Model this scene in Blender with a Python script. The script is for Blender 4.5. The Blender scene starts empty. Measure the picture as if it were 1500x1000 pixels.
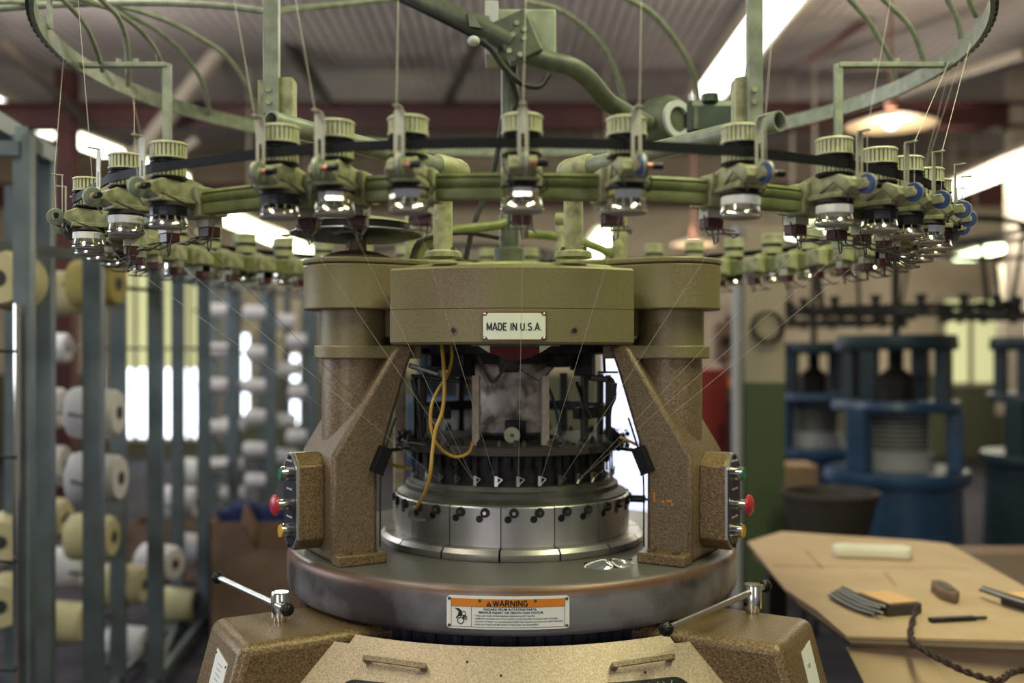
import bpy, bmesh, math, random
from mathutils import Vector, Matrix
random.seed(7)
R = math.radians
PI = math.pi
sc = bpy.context.scene
col = sc.collection

# ------------------------------------------------------------------ camera, world, exposure, lights
FPX, HOR, DC, HC = 1458.0, 515.0, 2.2, 1.40      # focal length in px, horizon row, camera distance, camera height
cam_d = bpy.data.cameras.new('camera')
cam = bpy.data.objects.new('camera', cam_d)
col.objects.link(cam)
cam.location = (0, -DC, HC)
cam.rotation_euler = (R(90), 0, 0)
cam_d.sensor_width = 36.0
cam_d.lens = 36.0 * FPX / 1500.0
cam_d.shift_y = 15.0 / 1500.0
cam_d.clip_end = 200
cam_d.dof.use_dof = True
cam_d.dof.focus_distance = 1.74
cam_d.dof.aperture_fstop = 1.75
sc.camera = cam

w = bpy.data.worlds.new('world')
sc.world = w
w.use_nodes = True
w.node_tree.nodes['Background'].inputs[0].default_value = (0.80, 0.84, 1.0, 1)
w.node_tree.nodes['Background'].inputs[1].default_value = 0.15
sc.view_settings.view_transform = 'Standard'
sc.view_settings.look = 'None'
sc.view_settings.gamma = 1
sc.view_settings.use_curve_mapping = False
sc.view_settings.exposure = 0.22


def area(name, loc, rot, sx, sy, power, color):
    l = bpy.data.lights.new(name, 'AREA')
    l.shape = 'RECTANGLE'
    l.size, l.size_y = sx, sy
    l.energy, l.color = power, color
    o = bpy.data.objects.new(name, l)
    o.location, o.rotation_euler = loc, rot
    col.objects.link(o)
    return o


# fluorescent rows over the aisle (above the frame) and the daylight of the windows to the left and behind
area('ceiling_light', (1.0, -1.0, 3.2), (0, 0, 0), 0.35, 2.4, 60, (0.96, 1.0, 0.60))
area('ceiling_light', (-1.3, -1.3, 3.2), (0, 0, 0), 0.35, 2.4, 40, (1.0, 0.97, 0.78))
area('window_daylight', (-1.9, -4.6, 1.6), (R(86), 0, R(-22)), 1.5, 1.4, 30, (0.98, 0.94, 1.0))
area('window_daylight', (2.4, -4.6, 1.7), (R(84), 0, R(28)), 1.0, 1.3, 13, (1.0, 0.90, 0.78))
area('window_daylight', (-4.4, 0.6, 2.0), (0, R(-80), 0), 1.6, 2.6, 60, (0.76, 0.86, 1.0))


def glow(loc, power, color, rad=.15):
    l = bpy.data.lights.new('hall_fill', 'POINT')
    l.energy, l.color, l.shadow_soft_size = power, color, rad
    o = bpy.data.objects.new('hall_fill', l)
    o.location = loc
    col.objects.link(o)


# point lights added to brighten the hall, some of them away from any lamp
for (x, y, z, p, c) in ((-3.1, 4.6, 3.2, 60, (1, .93, .80)), (-2.3, 7.6, 2.45, 70, (.95, 1, .75)), (4.4, 6.6, 2.8, 70, (1, .92, .76)), (5.4, 8.6, 2.4, 40, (1, .95, .75)),
                        (0.9, 6.9, 2.4, 45, (1, .95, .8)), (2.6, 4.3, 3.3, 60, (1, .84, .58)), (-2.9, 3.0, 3.2, 80, (.92, .95, 1)), (0.2, 3.4, 3.3, 26, (1, .92, .9))):
    glow((x, y, z), p, c)


# ------------------------------------------------------------------ materials
def mat(name, c, rough=0.5, metal=0.0, emit=None, c2=None, scale=20.0, bump=0.0, bscale=None, detail=3.0, spec=0.5,
        lo=0.35, hi=0.65, trans=0.0, stretch=None):
    m = bpy.data.materials.new(name)
    m.use_nodes = True
    nt = m.node_tree
    b = nt.nodes['Principled BSDF']
    b.inputs['Base Color'].default_value = (*c, 1)
    b.inputs['Roughness'].default_value = rough
    b.inputs['Metallic'].default_value = metal
    b.inputs['Specular IOR Level'].default_value = spec
    if trans:
        b.inputs['Transmission Weight'].default_value = trans
    if emit:
        b.inputs['Emission Color'].default_value = (*emit[0], 1)
        b.inputs['Emission Strength'].default_value = emit[1]
    if c2 or bump:
        tc = nt.nodes.new('ShaderNodeTexCoord')
        src = tc.outputs['Object']
        if stretch:
            mp = nt.nodes.new('ShaderNodeMapping')
            mp.inputs['Scale'].default_value = stretch
            nt.links.new(src, mp.inputs['Vector'])
            src = mp.outputs['Vector']
        n = nt.nodes.new('ShaderNodeTexNoise')
        n.inputs['Scale'].default_value = scale
        n.inputs['Detail'].default_value = detail
        nt.links.new(src, n.inputs['Vector'])
        if c2:
            r = nt.nodes.new('ShaderNodeValToRGB')
            r.color_ramp.elements[0].position = lo
            r.color_ramp.elements[1].position = hi
            r.color_ramp.elements[0].color = (*c, 1)
            r.color_ramp.elements[1].color = (*c2, 1)
            nt.links.new(n.outputs['Fac'], r.inputs['Fac'])
            nt.links.new(r.outputs['Color'], b.inputs['Base Color'])
        if bump:
            n2 = n
            if bscale:
                n2 = nt.nodes.new('ShaderNodeTexNoise')
                n2.inputs['Scale'].default_value = bscale
                n2.inputs['Detail'].default_value = 2
                nt.links.new(src, n2.inputs['Vector'])
            bp = nt.nodes.new('ShaderNodeBump')
            bp.inputs['Strength'].default_value = bump
            bp.inputs['Distance'].default_value = 0.002
            nt.links.new(n2.outputs['Fac'], bp.inputs['Height'])
            nt.links.new(bp.outputs['Normal'], b.inputs['Normal'])
    return m


M = {}
M['hammer'] = mat('tan_hammered_enamel', (0.115, 0.076, 0.037), 0.40, 0.25, c2=(0.265, 0.188, 0.108), scale=300, bump=0.4, lo=0.34, hi=0.66)
M['hammer2'] = mat('gold_hammered_enamel', (0.110, 0.068, 0.028), 0.38, 0.3, c2=(0.28, 0.185, 0.085), scale=260, bump=0.5, lo=0.36, hi=0.66)
M['crown'] = mat('olive_tan_enamel', (0.22, 0.18, 0.082), 0.48, 0.12, c2=(0.34, 0.285, 0.145), scale=420, bump=0.25, lo=0.36, hi=0.66)
M['cover'] = mat('cream_tan_enamel', (0.37, 0.27, 0.165), 0.40, 0.15, c2=(0.54, 0.42, 0.29), scale=300, bump=0.4)
M['steel'] = mat('machined_steel', (0.52, 0.50, 0.46), 0.36, 0.85, c2=(0.36, 0.34, 0.31), scale=9, bump=0.05, bscale=200, stretch=(1, 1, .4))
M['steeldark'] = mat('dull_dark_steel', (0.050, 0.050, 0.042), 0.48, 0.4, c2=(0.11, 0.105, 0.085), scale=14, bump=0.15, bscale=300)
M['chrome'] = mat('chrome', (0.84, 0.81, 0.70), 0.14, 1.0)
M['zinc'] = mat('zinc', (0.62, 0.61, 0.56), 0.35, 1.0)
M['black'] = mat('black_plastic', (0.008, 0.008, 0.009), 0.38, spec=0.3)
M['blackmat'] = mat('greasy_black_iron', (0.008, 0.0075, 0.007), 0.6, 0.1, c2=(0.032, 0.028, 0.025), scale=45, bump=0.2, spec=0.3)
M['rubber'] = mat('black_rubber', (0.008, 0.008, 0.009), 0.6, spec=0.2)
M['cream'] = mat('cream_nylon', (0.56, 0.56, 0.36), 0.5, c2=(0.43, 0.42, 0.23), scale=60)
M['feeder'] = mat('dusty_olive_cast', (0.15, 0.15, 0.064), 0.55, 0.1, c2=(0.37, 0.365, 0.20), scale=44, bump=0.2, bscale=200, lo=0.28, hi=0.58, detail=5)
M['green'] = mat('pale_green_paint', (0.28, 0.305, 0.22), 0.42, 0.1, c2=(0.19, 0.21, 0.15), scale=40, bump=0.1)
M['rail'] = mat('dusty_green_rail', (0.13, 0.15, 0.040), 0.5, 0.1, c2=(0.22, 0.235, 0.09), scale=34)
M['hose'] = mat('yellow_hose', (0.42, 0.25, 0.035), 0.35)
M['maroon'] = mat('maroon_plastic', (0.065, 0.011, 0.014), 0.4)
M['copper'] = mat('copper', (0.50, 0.24, 0.18), 0.4, 0.8)
M['blue_disc'] = mat('blue_ceramic', (0.025, 0.05, 0.16), 0.35)
M['white'] = mat('white_enamel', (0.88, 0.87, 0.79), 0.4)
M['whitewarm'] = mat('warm_white', (0.72, 0.68, 0.55), 0.5)
M['signwhite'] = mat('sign_white', (0.78, 0.80, 0.62), 0.35)
M['redframe'] = mat('oxblood_paint', (0.17, 0.035, 0.02), 0.4)
M['ink'] = mat('ink', (0.01, 0.012, 0.012), 0.5)
M['inkgreen'] = mat('dark_green_ink', (0.012, 0.035, 0.028), 0.5)
M['orange'] = mat('safety_orange', (0.75, 0.235, 0.01), 0.45)
M['btn_green'] = mat('green_button', (0.02, 0.17, 0.10), 0.3)
M['btn_red'] = mat('red_button', (0.50, 0.03, 0.045), 0.3)
M['btn_yellow'] = mat('yellow_button', (0.80, 0.42, 0.04), 0.3)
M['panel'] = mat('dark_navy_face', (0.012, 0.014, 0.03), 0.35)
M['dusty'] = mat('dusty_casting', (0.60, 0.54, 0.46), 0.8, 0.0, c2=(0.13, 0.10, 0.075), scale=24, detail=7, bump=0.3, lo=0.42, hi=0.62)
M['tanpost'] = mat('tan_bar', (0.50, 0.42, 0.31), 0.6, 0.05, c2=(0.36, 0.29, 0.21), scale=40)
M['darktan'] = mat('dark_brown_bar', (0.045, 0.034, 0.026), 0.6)
M['fabric'] = mat('indigo_fabric', (0.012, 0.012, 0.022), 0.9, c2=(0.028, 0.028, 0.05), scale=30, bump=0.3)
M['yarn'] = mat('off_white_yarn', (0.62, 0.58, 0.46), 0.8)
M['yarn_dark'] = mat('dark_yarn', (0.03, 0.028, 0.03), 0.8)
M['motor'] = mat('dark_green_motor', (0.010, 0.022, 0.018), 0.4, c2=(0.032, 0.05, 0.02), scale=12)
M['greybox'] = mat('grey_green_box', (0.30, 0.33, 0.24), 0.55, c2=(0.20, 0.225, 0.15), scale=25, bump=0.2)
M['pipe'] = mat('dark_green_pipe', (0.050, 0.058, 0.040), 0.5, 0.1, c2=(0.095, 0.105, 0.065), scale=25)
M['lens'] = mat('mirror_lens', (0.72, 0.73, 0.75), 0.06, 0.8)
M['carton'] = mat('brown_carton', (0.17, 0.10, 0.065), 0.8, c2=(0.21, 0.13, 0.085), scale=8)
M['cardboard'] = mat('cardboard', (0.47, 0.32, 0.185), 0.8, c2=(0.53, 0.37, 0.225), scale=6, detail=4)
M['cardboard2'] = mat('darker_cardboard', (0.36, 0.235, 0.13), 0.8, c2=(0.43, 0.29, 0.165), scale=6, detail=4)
M['gapshade_card'] = mat('shaded_gap_cardboard', (0.10, 0.062, 0.036), 0.85)
M['bluemachine'] = mat('blue_enamel', (0.020, 0.055, 0.125), 0.35, c2=(0.028, 0.078, 0.165), scale=10)
M['bluedark'] = mat('dark_teal_enamel', (0.016, 0.036, 0.050), 0.4)
M['creel'] = mat('grey_green_steel', (0.15, 0.178, 0.182), 0.35, 0.3, c2=(0.095, 0.115, 0.112), scale=6)
M['creeldark'] = mat('dark_green_steel', (0.05, 0.06, 0.05), 0.4, 0.3)
M['cone_w'] = mat('white_yarn_package', (0.66, 0.63, 0.62), 0.9, bump=0.25, bscale=120, c2=(0.58, 0.55, 0.53), scale=12)
M['cone_y'] = mat('cream_yarn_package', (0.56, 0.50, 0.29), 0.9, bump=0.25, bscale=120, c2=(0.48, 0.42, 0.22), scale=12)
M['cone_o'] = mat('ochre_yarn_package', (0.40, 0.32, 0.10), 0.9, bump=0.25, bscale=120, c2=(0.33, 0.27, 0.08), scale=12)
M['core'] = mat('cone_core', (0.03, 0.03, 0.028), 0.7)
M['redbeam'] = mat('red_beam_paint', (0.048, 0.013, 0.012), 0.6, c2=(0.075, 0.019, 0.017), scale=2)
M['beige'] = mat('beige_steel', (0.36, 0.31, 0.25), 0.7)
M['pillar_c'] = mat('cream_wall_paint', (0.50, 0.43, 0.29), 0.7)
M['pillar_g'] = mat('green_wall_paint', (0.085, 0.115, 0.05), 0.6)
M['floor'] = mat('dark_oiled_floor', (0.030, 0.027, 0.040), 0.85, c2=(0.055, 0.048, 0.056), scale=3, detail=5, spec=0.15)
M['ceil'] = mat('grey_mauve_deck', (0.27, 0.235, 0.235), 0.8, c2=(0.37, 0.325, 0.315), scale=1.2, detail=5)
M['wallfar'] = mat('beige_plaster', (0.56, 0.47, 0.35), 0.85, c2=(0.42, 0.34, 0.25), scale=1.5, detail=4)
M['wallgreen'] = mat('olive_dado', (0.10, 0.10, 0.06), 0.8)
M['day'] = mat('daylight_pane', (0.8, 0.85, 1.0), 0.5, emit=((0.80, 0.88, 1.0), 3.2))
M['daydoor'] = mat('daylight_doorway', (0.8, 0.85, 1.0), 0.5, emit=((0.62, 0.68, 1.0), 1.15))
M['blind'] = mat('lit_blind', (0.6, 0.6, 0.3), 0.7, emit=((0.80, 0.80, 0.42), 0.55))
M['sky'] = mat('skylight_glass', (0.9, 0.9, 0.9), 0.5, emit=((1.0, 0.98, 0.92), 4.5))
M['tube'] = mat('lit_tube', (0.9, 0.9, 0.8), 0.5, emit=((1.0, 0.97, 0.80), 6.0))
M['tubeg'] = mat('lit_green_tube', (0.9, 0.9, 0.8), 0.5, emit=((0.86, 1.0, 0.62), 6.0))
M['bulb'] = mat('lit_bulb', (0.9, 0.9, 0.8), 0.5, emit=((1.0, 0.90, 0.66), 14.0))
M['shade'] = mat('enamel_shade', (0.85, 0.68, 0.48), 0.5)
M['redmach'] = mat('red_machine_paint', (0.24, 0.022, 0.014), 0.45)
M['bluecloth'] = mat('blue_cloth', (0.012, 0.02, 0.085), 0.9)
M['clutter'] = mat('brown_clutter', (0.12, 0.07, 0.045), 0.8, c2=(0.20, 0.13, 0.08), scale=9)
M['dirty'] = mat('pale_grey', (0.42, 0.42, 0.42), 0.7)


def bed_material():
    m = mat('stained_steel_rim', (0.235, 0.22, 0.225), 0.40, 0.25, c2=(0.058, 0.047, 0.044), scale=5.5, detail=9, lo=0.41, hi=0.57)
    nt = m.node_tree
    b = nt.nodes['Principled BSDF']
    base = b.inputs['Base Color'].links[0].from_socket
    tc = nt.nodes.new('ShaderNodeTexCoord')
    sep = nt.nodes.new('ShaderNodeSeparateXYZ')
    nt.links.new(tc.outputs['Object'], sep.inputs[0])
    n = nt.nodes.new('ShaderNodeTexNoise')
    n.inputs['Scale'].default_value = 6
    n.inputs['Detail'].default_value = 6
    nt.links.new(tc.outputs['Object'], n.inputs['Vector'])
    # the worn, rusty shoulder of the rim: a band of height, broken up by noise
    ma = nt.nodes.new('ShaderNodeMapRange')
    ma.inputs['From Min'].default_value = 0.970
    ma.inputs['From Max'].default_value = 0.985
    nt.links.new(sep.outputs['Z'], ma.inputs['Value'])
    mb = nt.nodes.new('ShaderNodeMapRange')
    mb.inputs['From Min'].default_value = 0.9953
    mb.inputs['From Max'].default_value = 0.990
    nt.links.new(sep.outputs['Z'], mb.inputs['Value'])
    mu = nt.nodes.new('ShaderNodeMath')
    mu.operation = 'MULTIPLY'
    nt.links.new(ma.outputs[0], mu.inputs[0])
    nt.links.new(mb.outputs[0], mu.inputs[1])
    mc = nt.nodes.new('ShaderNodeMapRange')
    mc.inputs['From Min'].default_value = 0.22
    mc.inputs['From Max'].default_value = 0.52
    nt.links.new(n.outputs['Fac'], mc.inputs['Value'])
    mu2 = nt.nodes.new('ShaderNodeMath')
    mu2.operation = 'MULTIPLY'
    nt.links.new(mu.outputs[0], mu2.inputs[0])
    nt.links.new(mc.outputs[0], mu2.inputs[1])
    mx = nt.nodes.new('ShaderNodeMix')
    mx.data_type = 'RGBA'
    nt.links.new(mu2.outputs[0], mx.inputs['Factor'])
    nt.links.new(base, mx.inputs[6])
    mx.inputs[7].default_value = (0.16, 0.075, 0.04, 1)
    # top face: dull greenish steel
    me = nt.nodes.new('ShaderNodeMapRange')
    me.inputs['From Min'].default_value = 0.9935
    me.inputs['From Max'].default_value = 0.9949
    nt.links.new(sep.outputs['Z'], me.inputs['Value'])
    mx2 = nt.nodes.new('ShaderNodeMix')
    mx2.data_type = 'RGBA'
    nt.links.new(me.outputs[0], mx2.inputs['Factor'])
    nt.links.new(mx.outputs[2], mx2.inputs[6])
    mx2.inputs[7].default_value = (0.125, 0.118, 0.100, 1)
    nt.links.new(mx2.outputs[2], b.inputs['Base Color'])
    n3 = nt.nodes.new('ShaderNodeTexNoise')
    n3.inputs['Scale'].default_value = 160
    nt.links.new(tc.outputs['Object'], n3.inputs['Vector'])
    bp = nt.nodes.new('ShaderNodeBump')
    bp.inputs['Strength'].default_value = 0.12
    bp.inputs['Distance'].default_value = 0.001
    nt.links.new(n3.outputs['Fac'], bp.inputs['Height'])
    nt.links.new(bp.outputs['Normal'], b.inputs['Normal'])
    return m


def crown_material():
    # hammered tan enamel mixed with yellow-green in large soft patches
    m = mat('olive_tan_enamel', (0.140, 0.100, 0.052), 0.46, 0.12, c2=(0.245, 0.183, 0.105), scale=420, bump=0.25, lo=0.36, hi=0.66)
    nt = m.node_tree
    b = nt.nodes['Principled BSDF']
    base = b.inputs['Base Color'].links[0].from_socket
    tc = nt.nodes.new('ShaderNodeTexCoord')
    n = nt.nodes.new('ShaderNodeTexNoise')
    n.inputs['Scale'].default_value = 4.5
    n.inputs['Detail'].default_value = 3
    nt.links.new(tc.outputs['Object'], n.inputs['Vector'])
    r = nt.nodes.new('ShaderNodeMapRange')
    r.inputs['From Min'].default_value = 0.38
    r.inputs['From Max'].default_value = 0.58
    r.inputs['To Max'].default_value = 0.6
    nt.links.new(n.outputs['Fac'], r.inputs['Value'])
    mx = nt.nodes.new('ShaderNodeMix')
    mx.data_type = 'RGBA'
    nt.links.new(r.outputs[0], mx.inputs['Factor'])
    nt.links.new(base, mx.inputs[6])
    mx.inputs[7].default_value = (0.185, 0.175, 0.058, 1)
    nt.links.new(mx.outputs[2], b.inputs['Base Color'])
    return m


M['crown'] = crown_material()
M['bed'] = bed_material()


# ------------------------------------------------------------------ mesh helpers
def W(px, py, d):
    """world point seen at a pixel of the photograph, at distance d in front of the camera"""
    return Vector(((px - 750.0) * d / FPX, d - DC, HC - (py - HOR) * d / FPX))


def spline(pts, k=6, closed=False):
    P = [Vector(p) for p in pts]
    out = []
    n = len(P)
    rng = n if closed else n - 1
    for i in range(rng):
        if closed:
            p0, p1, p2, p3 = P[(i - 1) % n], P[i], P[(i + 1) % n], P[(i + 2) % n]
        else:
            p0, p1, p2, p3 = P[max(i - 1, 0)], P[i], P[i + 1], P[min(i + 2, n - 1)]
        for j in range(k):
            t = j / k
            out.append(0.5 * ((2 * p1) + (p2 - p0) * t + (2 * p0 - 5 * p1 + 4 * p2 - p3) * t * t + (3 * p1 - p0 - 3 * p2 + p3) * t ** 3))
    if not closed:
        out.append(P[-1])
    return out


class MB:
    def __init__(self):
        self.v, self.f, self.weld = [], [], False

    def _add(self, vs, fs, T=None):
        o = len(self.v)
        for p in vs:
            p = Vector(p)
            self.v.append(T @ p if T else p)
        for f in fs:
            self.f.append([i + o for i in f])
        return self

    def box(self, x0, x1, y0, y1, z0, z1, T=None):
        vs = [(x, y, z) for x in (x0, x1) for y in (y0, y1) for z in (z0, z1)]
        return self._add(vs, [(0, 1, 3, 2), (4, 6, 7, 5), (0, 4, 5, 1), (2, 3, 7, 6), (0, 2, 6, 4), (1, 5, 7, 3)], T)

    def prism(self, poly, h0, h1, T=None):
        n = len(poly)
        vs = [(a, b, h0) for a, b in poly] + [(a, b, h1) for a, b in poly]
        fs = [list(range(n))[::-1], list(range(n, 2 * n))] + [(i, (i + 1) % n, n + (i + 1) % n, n + i) for i in range(n)]
        return self._add(vs, fs, T)

    def cyl(self, p0, p1, r0, r1=None, n=16, T=None):
        r1 = r0 if r1 is None else r1
        p0, p1 = Vector(p0), Vector(p1)
        z = (p1 - p0).normalized()
        a = Vector((1, 0, 0)) if abs(z.x) < 0.9 else Vector((0, 1, 0))
        x = z.cross(a).normalized()
        y = z.cross(x)
        vs = []
        for p, r in ((p0, r0), (p1, r1)):
            for i in range(n):
                t = 2 * PI * i / n
                vs.append(p + x * (r * math.cos(t)) + y * (r * math.sin(t)))
        fs = [list(range(n)), list(range(n, 2 * n))] + [(i, (i + 1) % n, n + (i + 1) % n, n + i) for i in range(n)]
        return self._add(vs, fs, T)

    def lathe(self, prof, n=48, a0=None, a1=None, T=None):
        """closed (r,z) outline turned about z; a0..a1 in radians gives a capped sector"""
        k = len(prof)
        full = a0 is None
        if full:
            a0, a1 = 0, 2 * PI
        m = n if full else n + 1
        vs = []
        for i in range(m):
            t = a0 + (a1 - a0) * i / n
            c, s = math.cos(t), math.sin(t)
            vs += [(r * c, r * s, z) for r, z in prof]
        fs = []
        for i in range(n):
            j = (i + 1) % m
            for q in range(k):
                q2 = (q + 1) % k
                if prof[q][0] == 0 and prof[q2][0] == 0:
                    continue
                fs.append((i * k + q, j * k + q, j * k + q2, i * k + q2))
        if not full:
            fs.append(list(range(k)))
            fs.append([n * k + q for q in range(k)][::-1])
        if any(r == 0 for r, z in prof):
            self.weld = True
        return self._add(vs, fs, T)

    def tube(self, pts, r, n=8, closed=False, T=None):
        P = [Vector(p) for p in pts]
        m = len(P)
        vs, fs = [], []
        x = None
        for i in range(m):
            if closed:
                t = (P[(i + 1) % m] - P[i - 1]).normalized()
            else:
                t = (P[min(i + 1, m - 1)] - P[max(i - 1, 0)]).normalized()
            if x is None:
                a = Vector((0, 0, 1)) if abs(t.z) < 0.9 else Vector((1, 0, 0))
                x = a - t * a.dot(t)
            else:
                x = x - t * x.dot(t)
            x.normalize()
            y = t.cross(x)
            for q in range(n):
                a = 2 * PI * q / n
                vs.append(P[i] + x * (r * math.cos(a)) + y * (r * math.sin(a)))
        for i in range(m if closed else m - 1):
            j = (i + 1) % m
            for q in range(n):
                q2 = (q + 1) % n
                fs.append((i * n + q, i * n + q2, j * n + q2, j * n + q))
        if not closed:
            fs.append(list(range(n)))
            fs.append([(m - 1) * n + q for q in range(n)])
        return self._add(vs, fs, T)

    def bar(self, p0, p1, wa, wb, up=(0, 0, 1)):
        p0, p1, up = Vector(p0), Vector(p1), Vector(up)
        z = (p1 - p0).normalized()
        x = up.cross(z)
        if x.length < 1e-4:
            x = Vector((1, 0, 0)).cross(z)
        x.normalize()
        y = z.cross(x)
        vs = []
        for p in (p0, p1):
            for a, b in ((-1, -1), (1, -1), (1, 1), (-1, 1)):
                vs.append(p + x * (a * wa / 2) + y * (b * wb / 2))
        return self._add(vs, [(0, 1, 2, 3), (4, 5, 6, 7), (0, 1, 5, 4), (1, 2, 6, 5), (2, 3, 7, 6), (3, 0, 4, 7)])

    def sphere(self, c, r, n=12, sz=1.0, T=None):
        prof = [(r * math.sin(PI * i / n) if 0 < i < n else 0, -r * sz * math.cos(PI * i / n)) for i in range(n + 1)]
        TT = Matrix.Translation(Vector(c))
        return self.lathe(prof, 2 * n, T=(T @ TT) if T else TT)

    def mesh(self, name, m, smooth=40):
        me = bpy.data.meshes.new(name)
        me.from_pydata([tuple(p) for p in self.v], [], [list(f) for f in self.f])
        bm = bmesh.new()
        bm.from_mesh(me)
        if self.weld:
            bmesh.ops.remove_doubles(bm, verts=bm.verts, dist=1e-6)
        bmesh.ops.recalc_face_normals(bm, faces=bm.faces)
        bm.to_mesh(me)
        bm.free()
        me.materials.append(m)
        if smooth:
            me.polygons.foreach_set('use_smooth', [True] * len(me.polygons))
            me.set_sharp_from_angle(angle=R(smooth))
        return me

    def build(self, name, m, parent=None, smooth=40, bevel=0.0, loc=None):
        if isinstance(m, str):
            m = M[m]
        o = bpy.data.objects.new(name, self.mesh(name, m, smooth))
        col.objects.link(o)
        if parent:
            o.parent = parent
        if loc:
            o.location = loc
        if bevel:
            b = o.modifiers.new('bevel', 'BEVEL')
            b.width = bevel
            b.segments = 2
            b.limit_method = 'ANGLE'
            b.angle_limit = R(35)
        return o


def empty(name, loc=(0, 0, 0), rz=0):
    o = bpy.data.objects.new(name, None)
    o.empty_display_size = 0.1
    o.location = loc
    o.rotation_euler = (0, 0, rz)
    col.objects.link(o)
    return o


def tag(o, label, cat, group=None):
    o['label'], o['category'] = label, cat
    if group:
        o['group'] = group
    return o


def struct(o):
    o['kind'] = 'structure'
    return o


def copy_obj(o, parent=None):
    c = o.copy()
    col.objects.link(c)
    if parent:
        c.parent = parent
    return c


def copy_tree(o, parent=None):
    c = copy_obj(o, parent)
    for ch in list(o.children):
        copy_tree(ch, c)
    return c


def text_mesh(body, size, align='CENTER', bold=0.0, ext=0.0002):
    cu = bpy.data.curves.new('lettering', 'FONT')
    cu.body, cu.size, cu.align_x, cu.align_y = body, size, align, 'CENTER'
    cu.offset = bold
    cu.extrude = ext
    cu.resolution_u = 3
    o = bpy.data.objects.new('lettering', cu)
    col.objects.link(o)
    dg = bpy.context.evaluated_depsgraph_get()
    me = bpy.data.meshes.new_from_object(o.evaluated_get(dg))
    bpy.data.objects.remove(o)
    return me


def put_text(body, size, parent, place, m, align='CENTER', bold=0.0, width=None, dx=0.0, dy=0.0):
    """place maps (x, y, z) of the flat text to the world; width squeezes the line to a given length"""
    me = text_mesh(body, size, align, bold)
    k = 1.0
    if width:
        xs = [v.co.x for v in me.vertices]
        k = width / (max(xs) - min(xs))
    for v in me.vertices:
        v.co = place(v.co.x * k + dx, v.co.y + dy, v.co.z)
    me.materials.clear()
    me.materials.append(M[m])
    o = bpy.data.objects.new('lettering', me)
    col.objects.link(o)
    o.parent = parent
    return o


def arc(cx, cy, rx, ry, a0, a1, n=9):
    return [(cx + rx * math.cos(R(a0 + (a1 - a0) * i / n)), cy + ry * math.sin(R(a0 + (a1 - a0) * i / n))) for i in range(n + 1)]


# heavy sans capitals: (advance width, strokes) on a unit cap height
GLYPH = {
    'M': (.92, [[(.08, 0), (.08, 1), (.46, .12), (.84, 1), (.84, 0)]]),
    'A': (.80, [[(.02, 0), (.40, 1), (.78, 0)], [(.17, .30), (.63, .30)]]),
    'D': (.76, [[(.08, .03), (.08, .97)], [(.08, .97), (.36, .97)] + arc(.36, .5, .32, .47, 90, -90) + [(.08, .03)]]),
    'E': (.68, [[(.62, .03), (.08, .03), (.08, .97), (.60, .97)], [(.08, .52), (.55, .52)]]),
    'I': (.26, [[(.13, 0), (.13, 1)]]),
    'N': (.78, [[(.08, 0), (.08, 1), (.70, 0), (.70, 1)]]),
    'U': (.76, [[(.08, 1), (.08, .36)] + arc(.38, .34, .30, .31, 180, 360) + [(.68, 1)]]),
    'S': (.70, [arc(.35, .74, .26, .23, 20, 270) + arc(.35, .26, .27, .25, 90, -160)]),
    'W': (1.0, [[(.02, 1), (.26, 0), (.50, .96), (.74, 0), (.98, 1)]]),
    'R': (.76, [[(.08, 0), (.08, .97), (.40, .97)] + arc(.40, .73, .24, .24, 90, -90) + [(.08, .49)], [(.40, .49), (.68, 0)]]),
    'G': (.80, [arc(.41, .5, .33, .47, 45, 330) + [(.70, .45), (.44, .45)]]),
    '.': (.30, [[(.13, .0), (.13, .09)]]),
    ' ': (.32, []),
}


def block_text(body, width, height, th, parent, place, m, e0, e1, gap=.13):
    adv = [GLYPH[c][0] + gap for c in body]
    k = width / (sum(adv) - gap)
    x = -width / 2
    b = MB()
    def quad(pts):
        b._add([place(px, py, e0) for px, py in pts] + [place(px, py, e1) for px, py in pts],
               [list(range(len(pts))), list(range(len(pts), 2 * len(pts)))] + [(i, (i + 1) % len(pts), len(pts) + (i + 1) % len(pts), len(pts) + i) for i in range(len(pts))])
    for c, a in zip(body, adv):
        for st in GLYPH[c][1]:
            P = [(x + px * k, (py - .5) * height) for px, py in st]
            for i in range(len(P) - 1):
                (ax, ay), (bx, by) = P[i], P[i + 1]
                l = math.hypot(bx - ax, by - ay)
                if l < 1e-7:
                    continue
                nx, ny = -(by - ay) / l * th / 2, (bx - ax) / l * th / 2
                quad([(ax + nx, ay + ny), (bx + nx, by + ny), (bx - nx, by - ny), (ax - nx, ay - ny)])
            for (jx, jy) in P[1:-1]:
                quad([(jx + th / 2 * math.cos(2 * PI * q / 8), jy + th / 2 * math.sin(2 * PI * q / 8)) for q in range(8)])
        x += a * k
    o = b.build('lettering', m, parent, smooth=0)
    return o


def stadium(c, r, back, n=14):
    """half-round boss: round at u=c, straight back to u=back"""
    return [(back, -r)] + [(c + r * math.sin(PI * i / n), -r * math.cos(PI * i / n)) for i in range(n + 1)] + [(back, r)]


def frame(u, v):
    return Matrix(((u[0], v[0], 0, 0), (u[1], v[1], 0, 0), (0, 0, 1, 0), (0, 0, 0, 1)))


C30, S30 = math.cos(R(30)), 0.5
FR_L = frame((-C30, -S30), (S30, -C30))
FR_R = frame((C30, -S30), (-S30, -C30))
FR_B = frame((0, 1), (1, 0))
# (u, z) outline extruded along v: local x=u, y=z, z=v
UZ = Matrix(((1, 0, 0, 0), (0, 0, 1, 0), (0, 1, 0, 0), (0, 0, 0, 1)))

# ================================================================== THE ROOM
YF = 11.0      # far wall
b = MB().box(-8, 8, -5, YF + .2, -0.1, 0)
struct(b.build('floor', 'floor', smooth=0))
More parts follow.
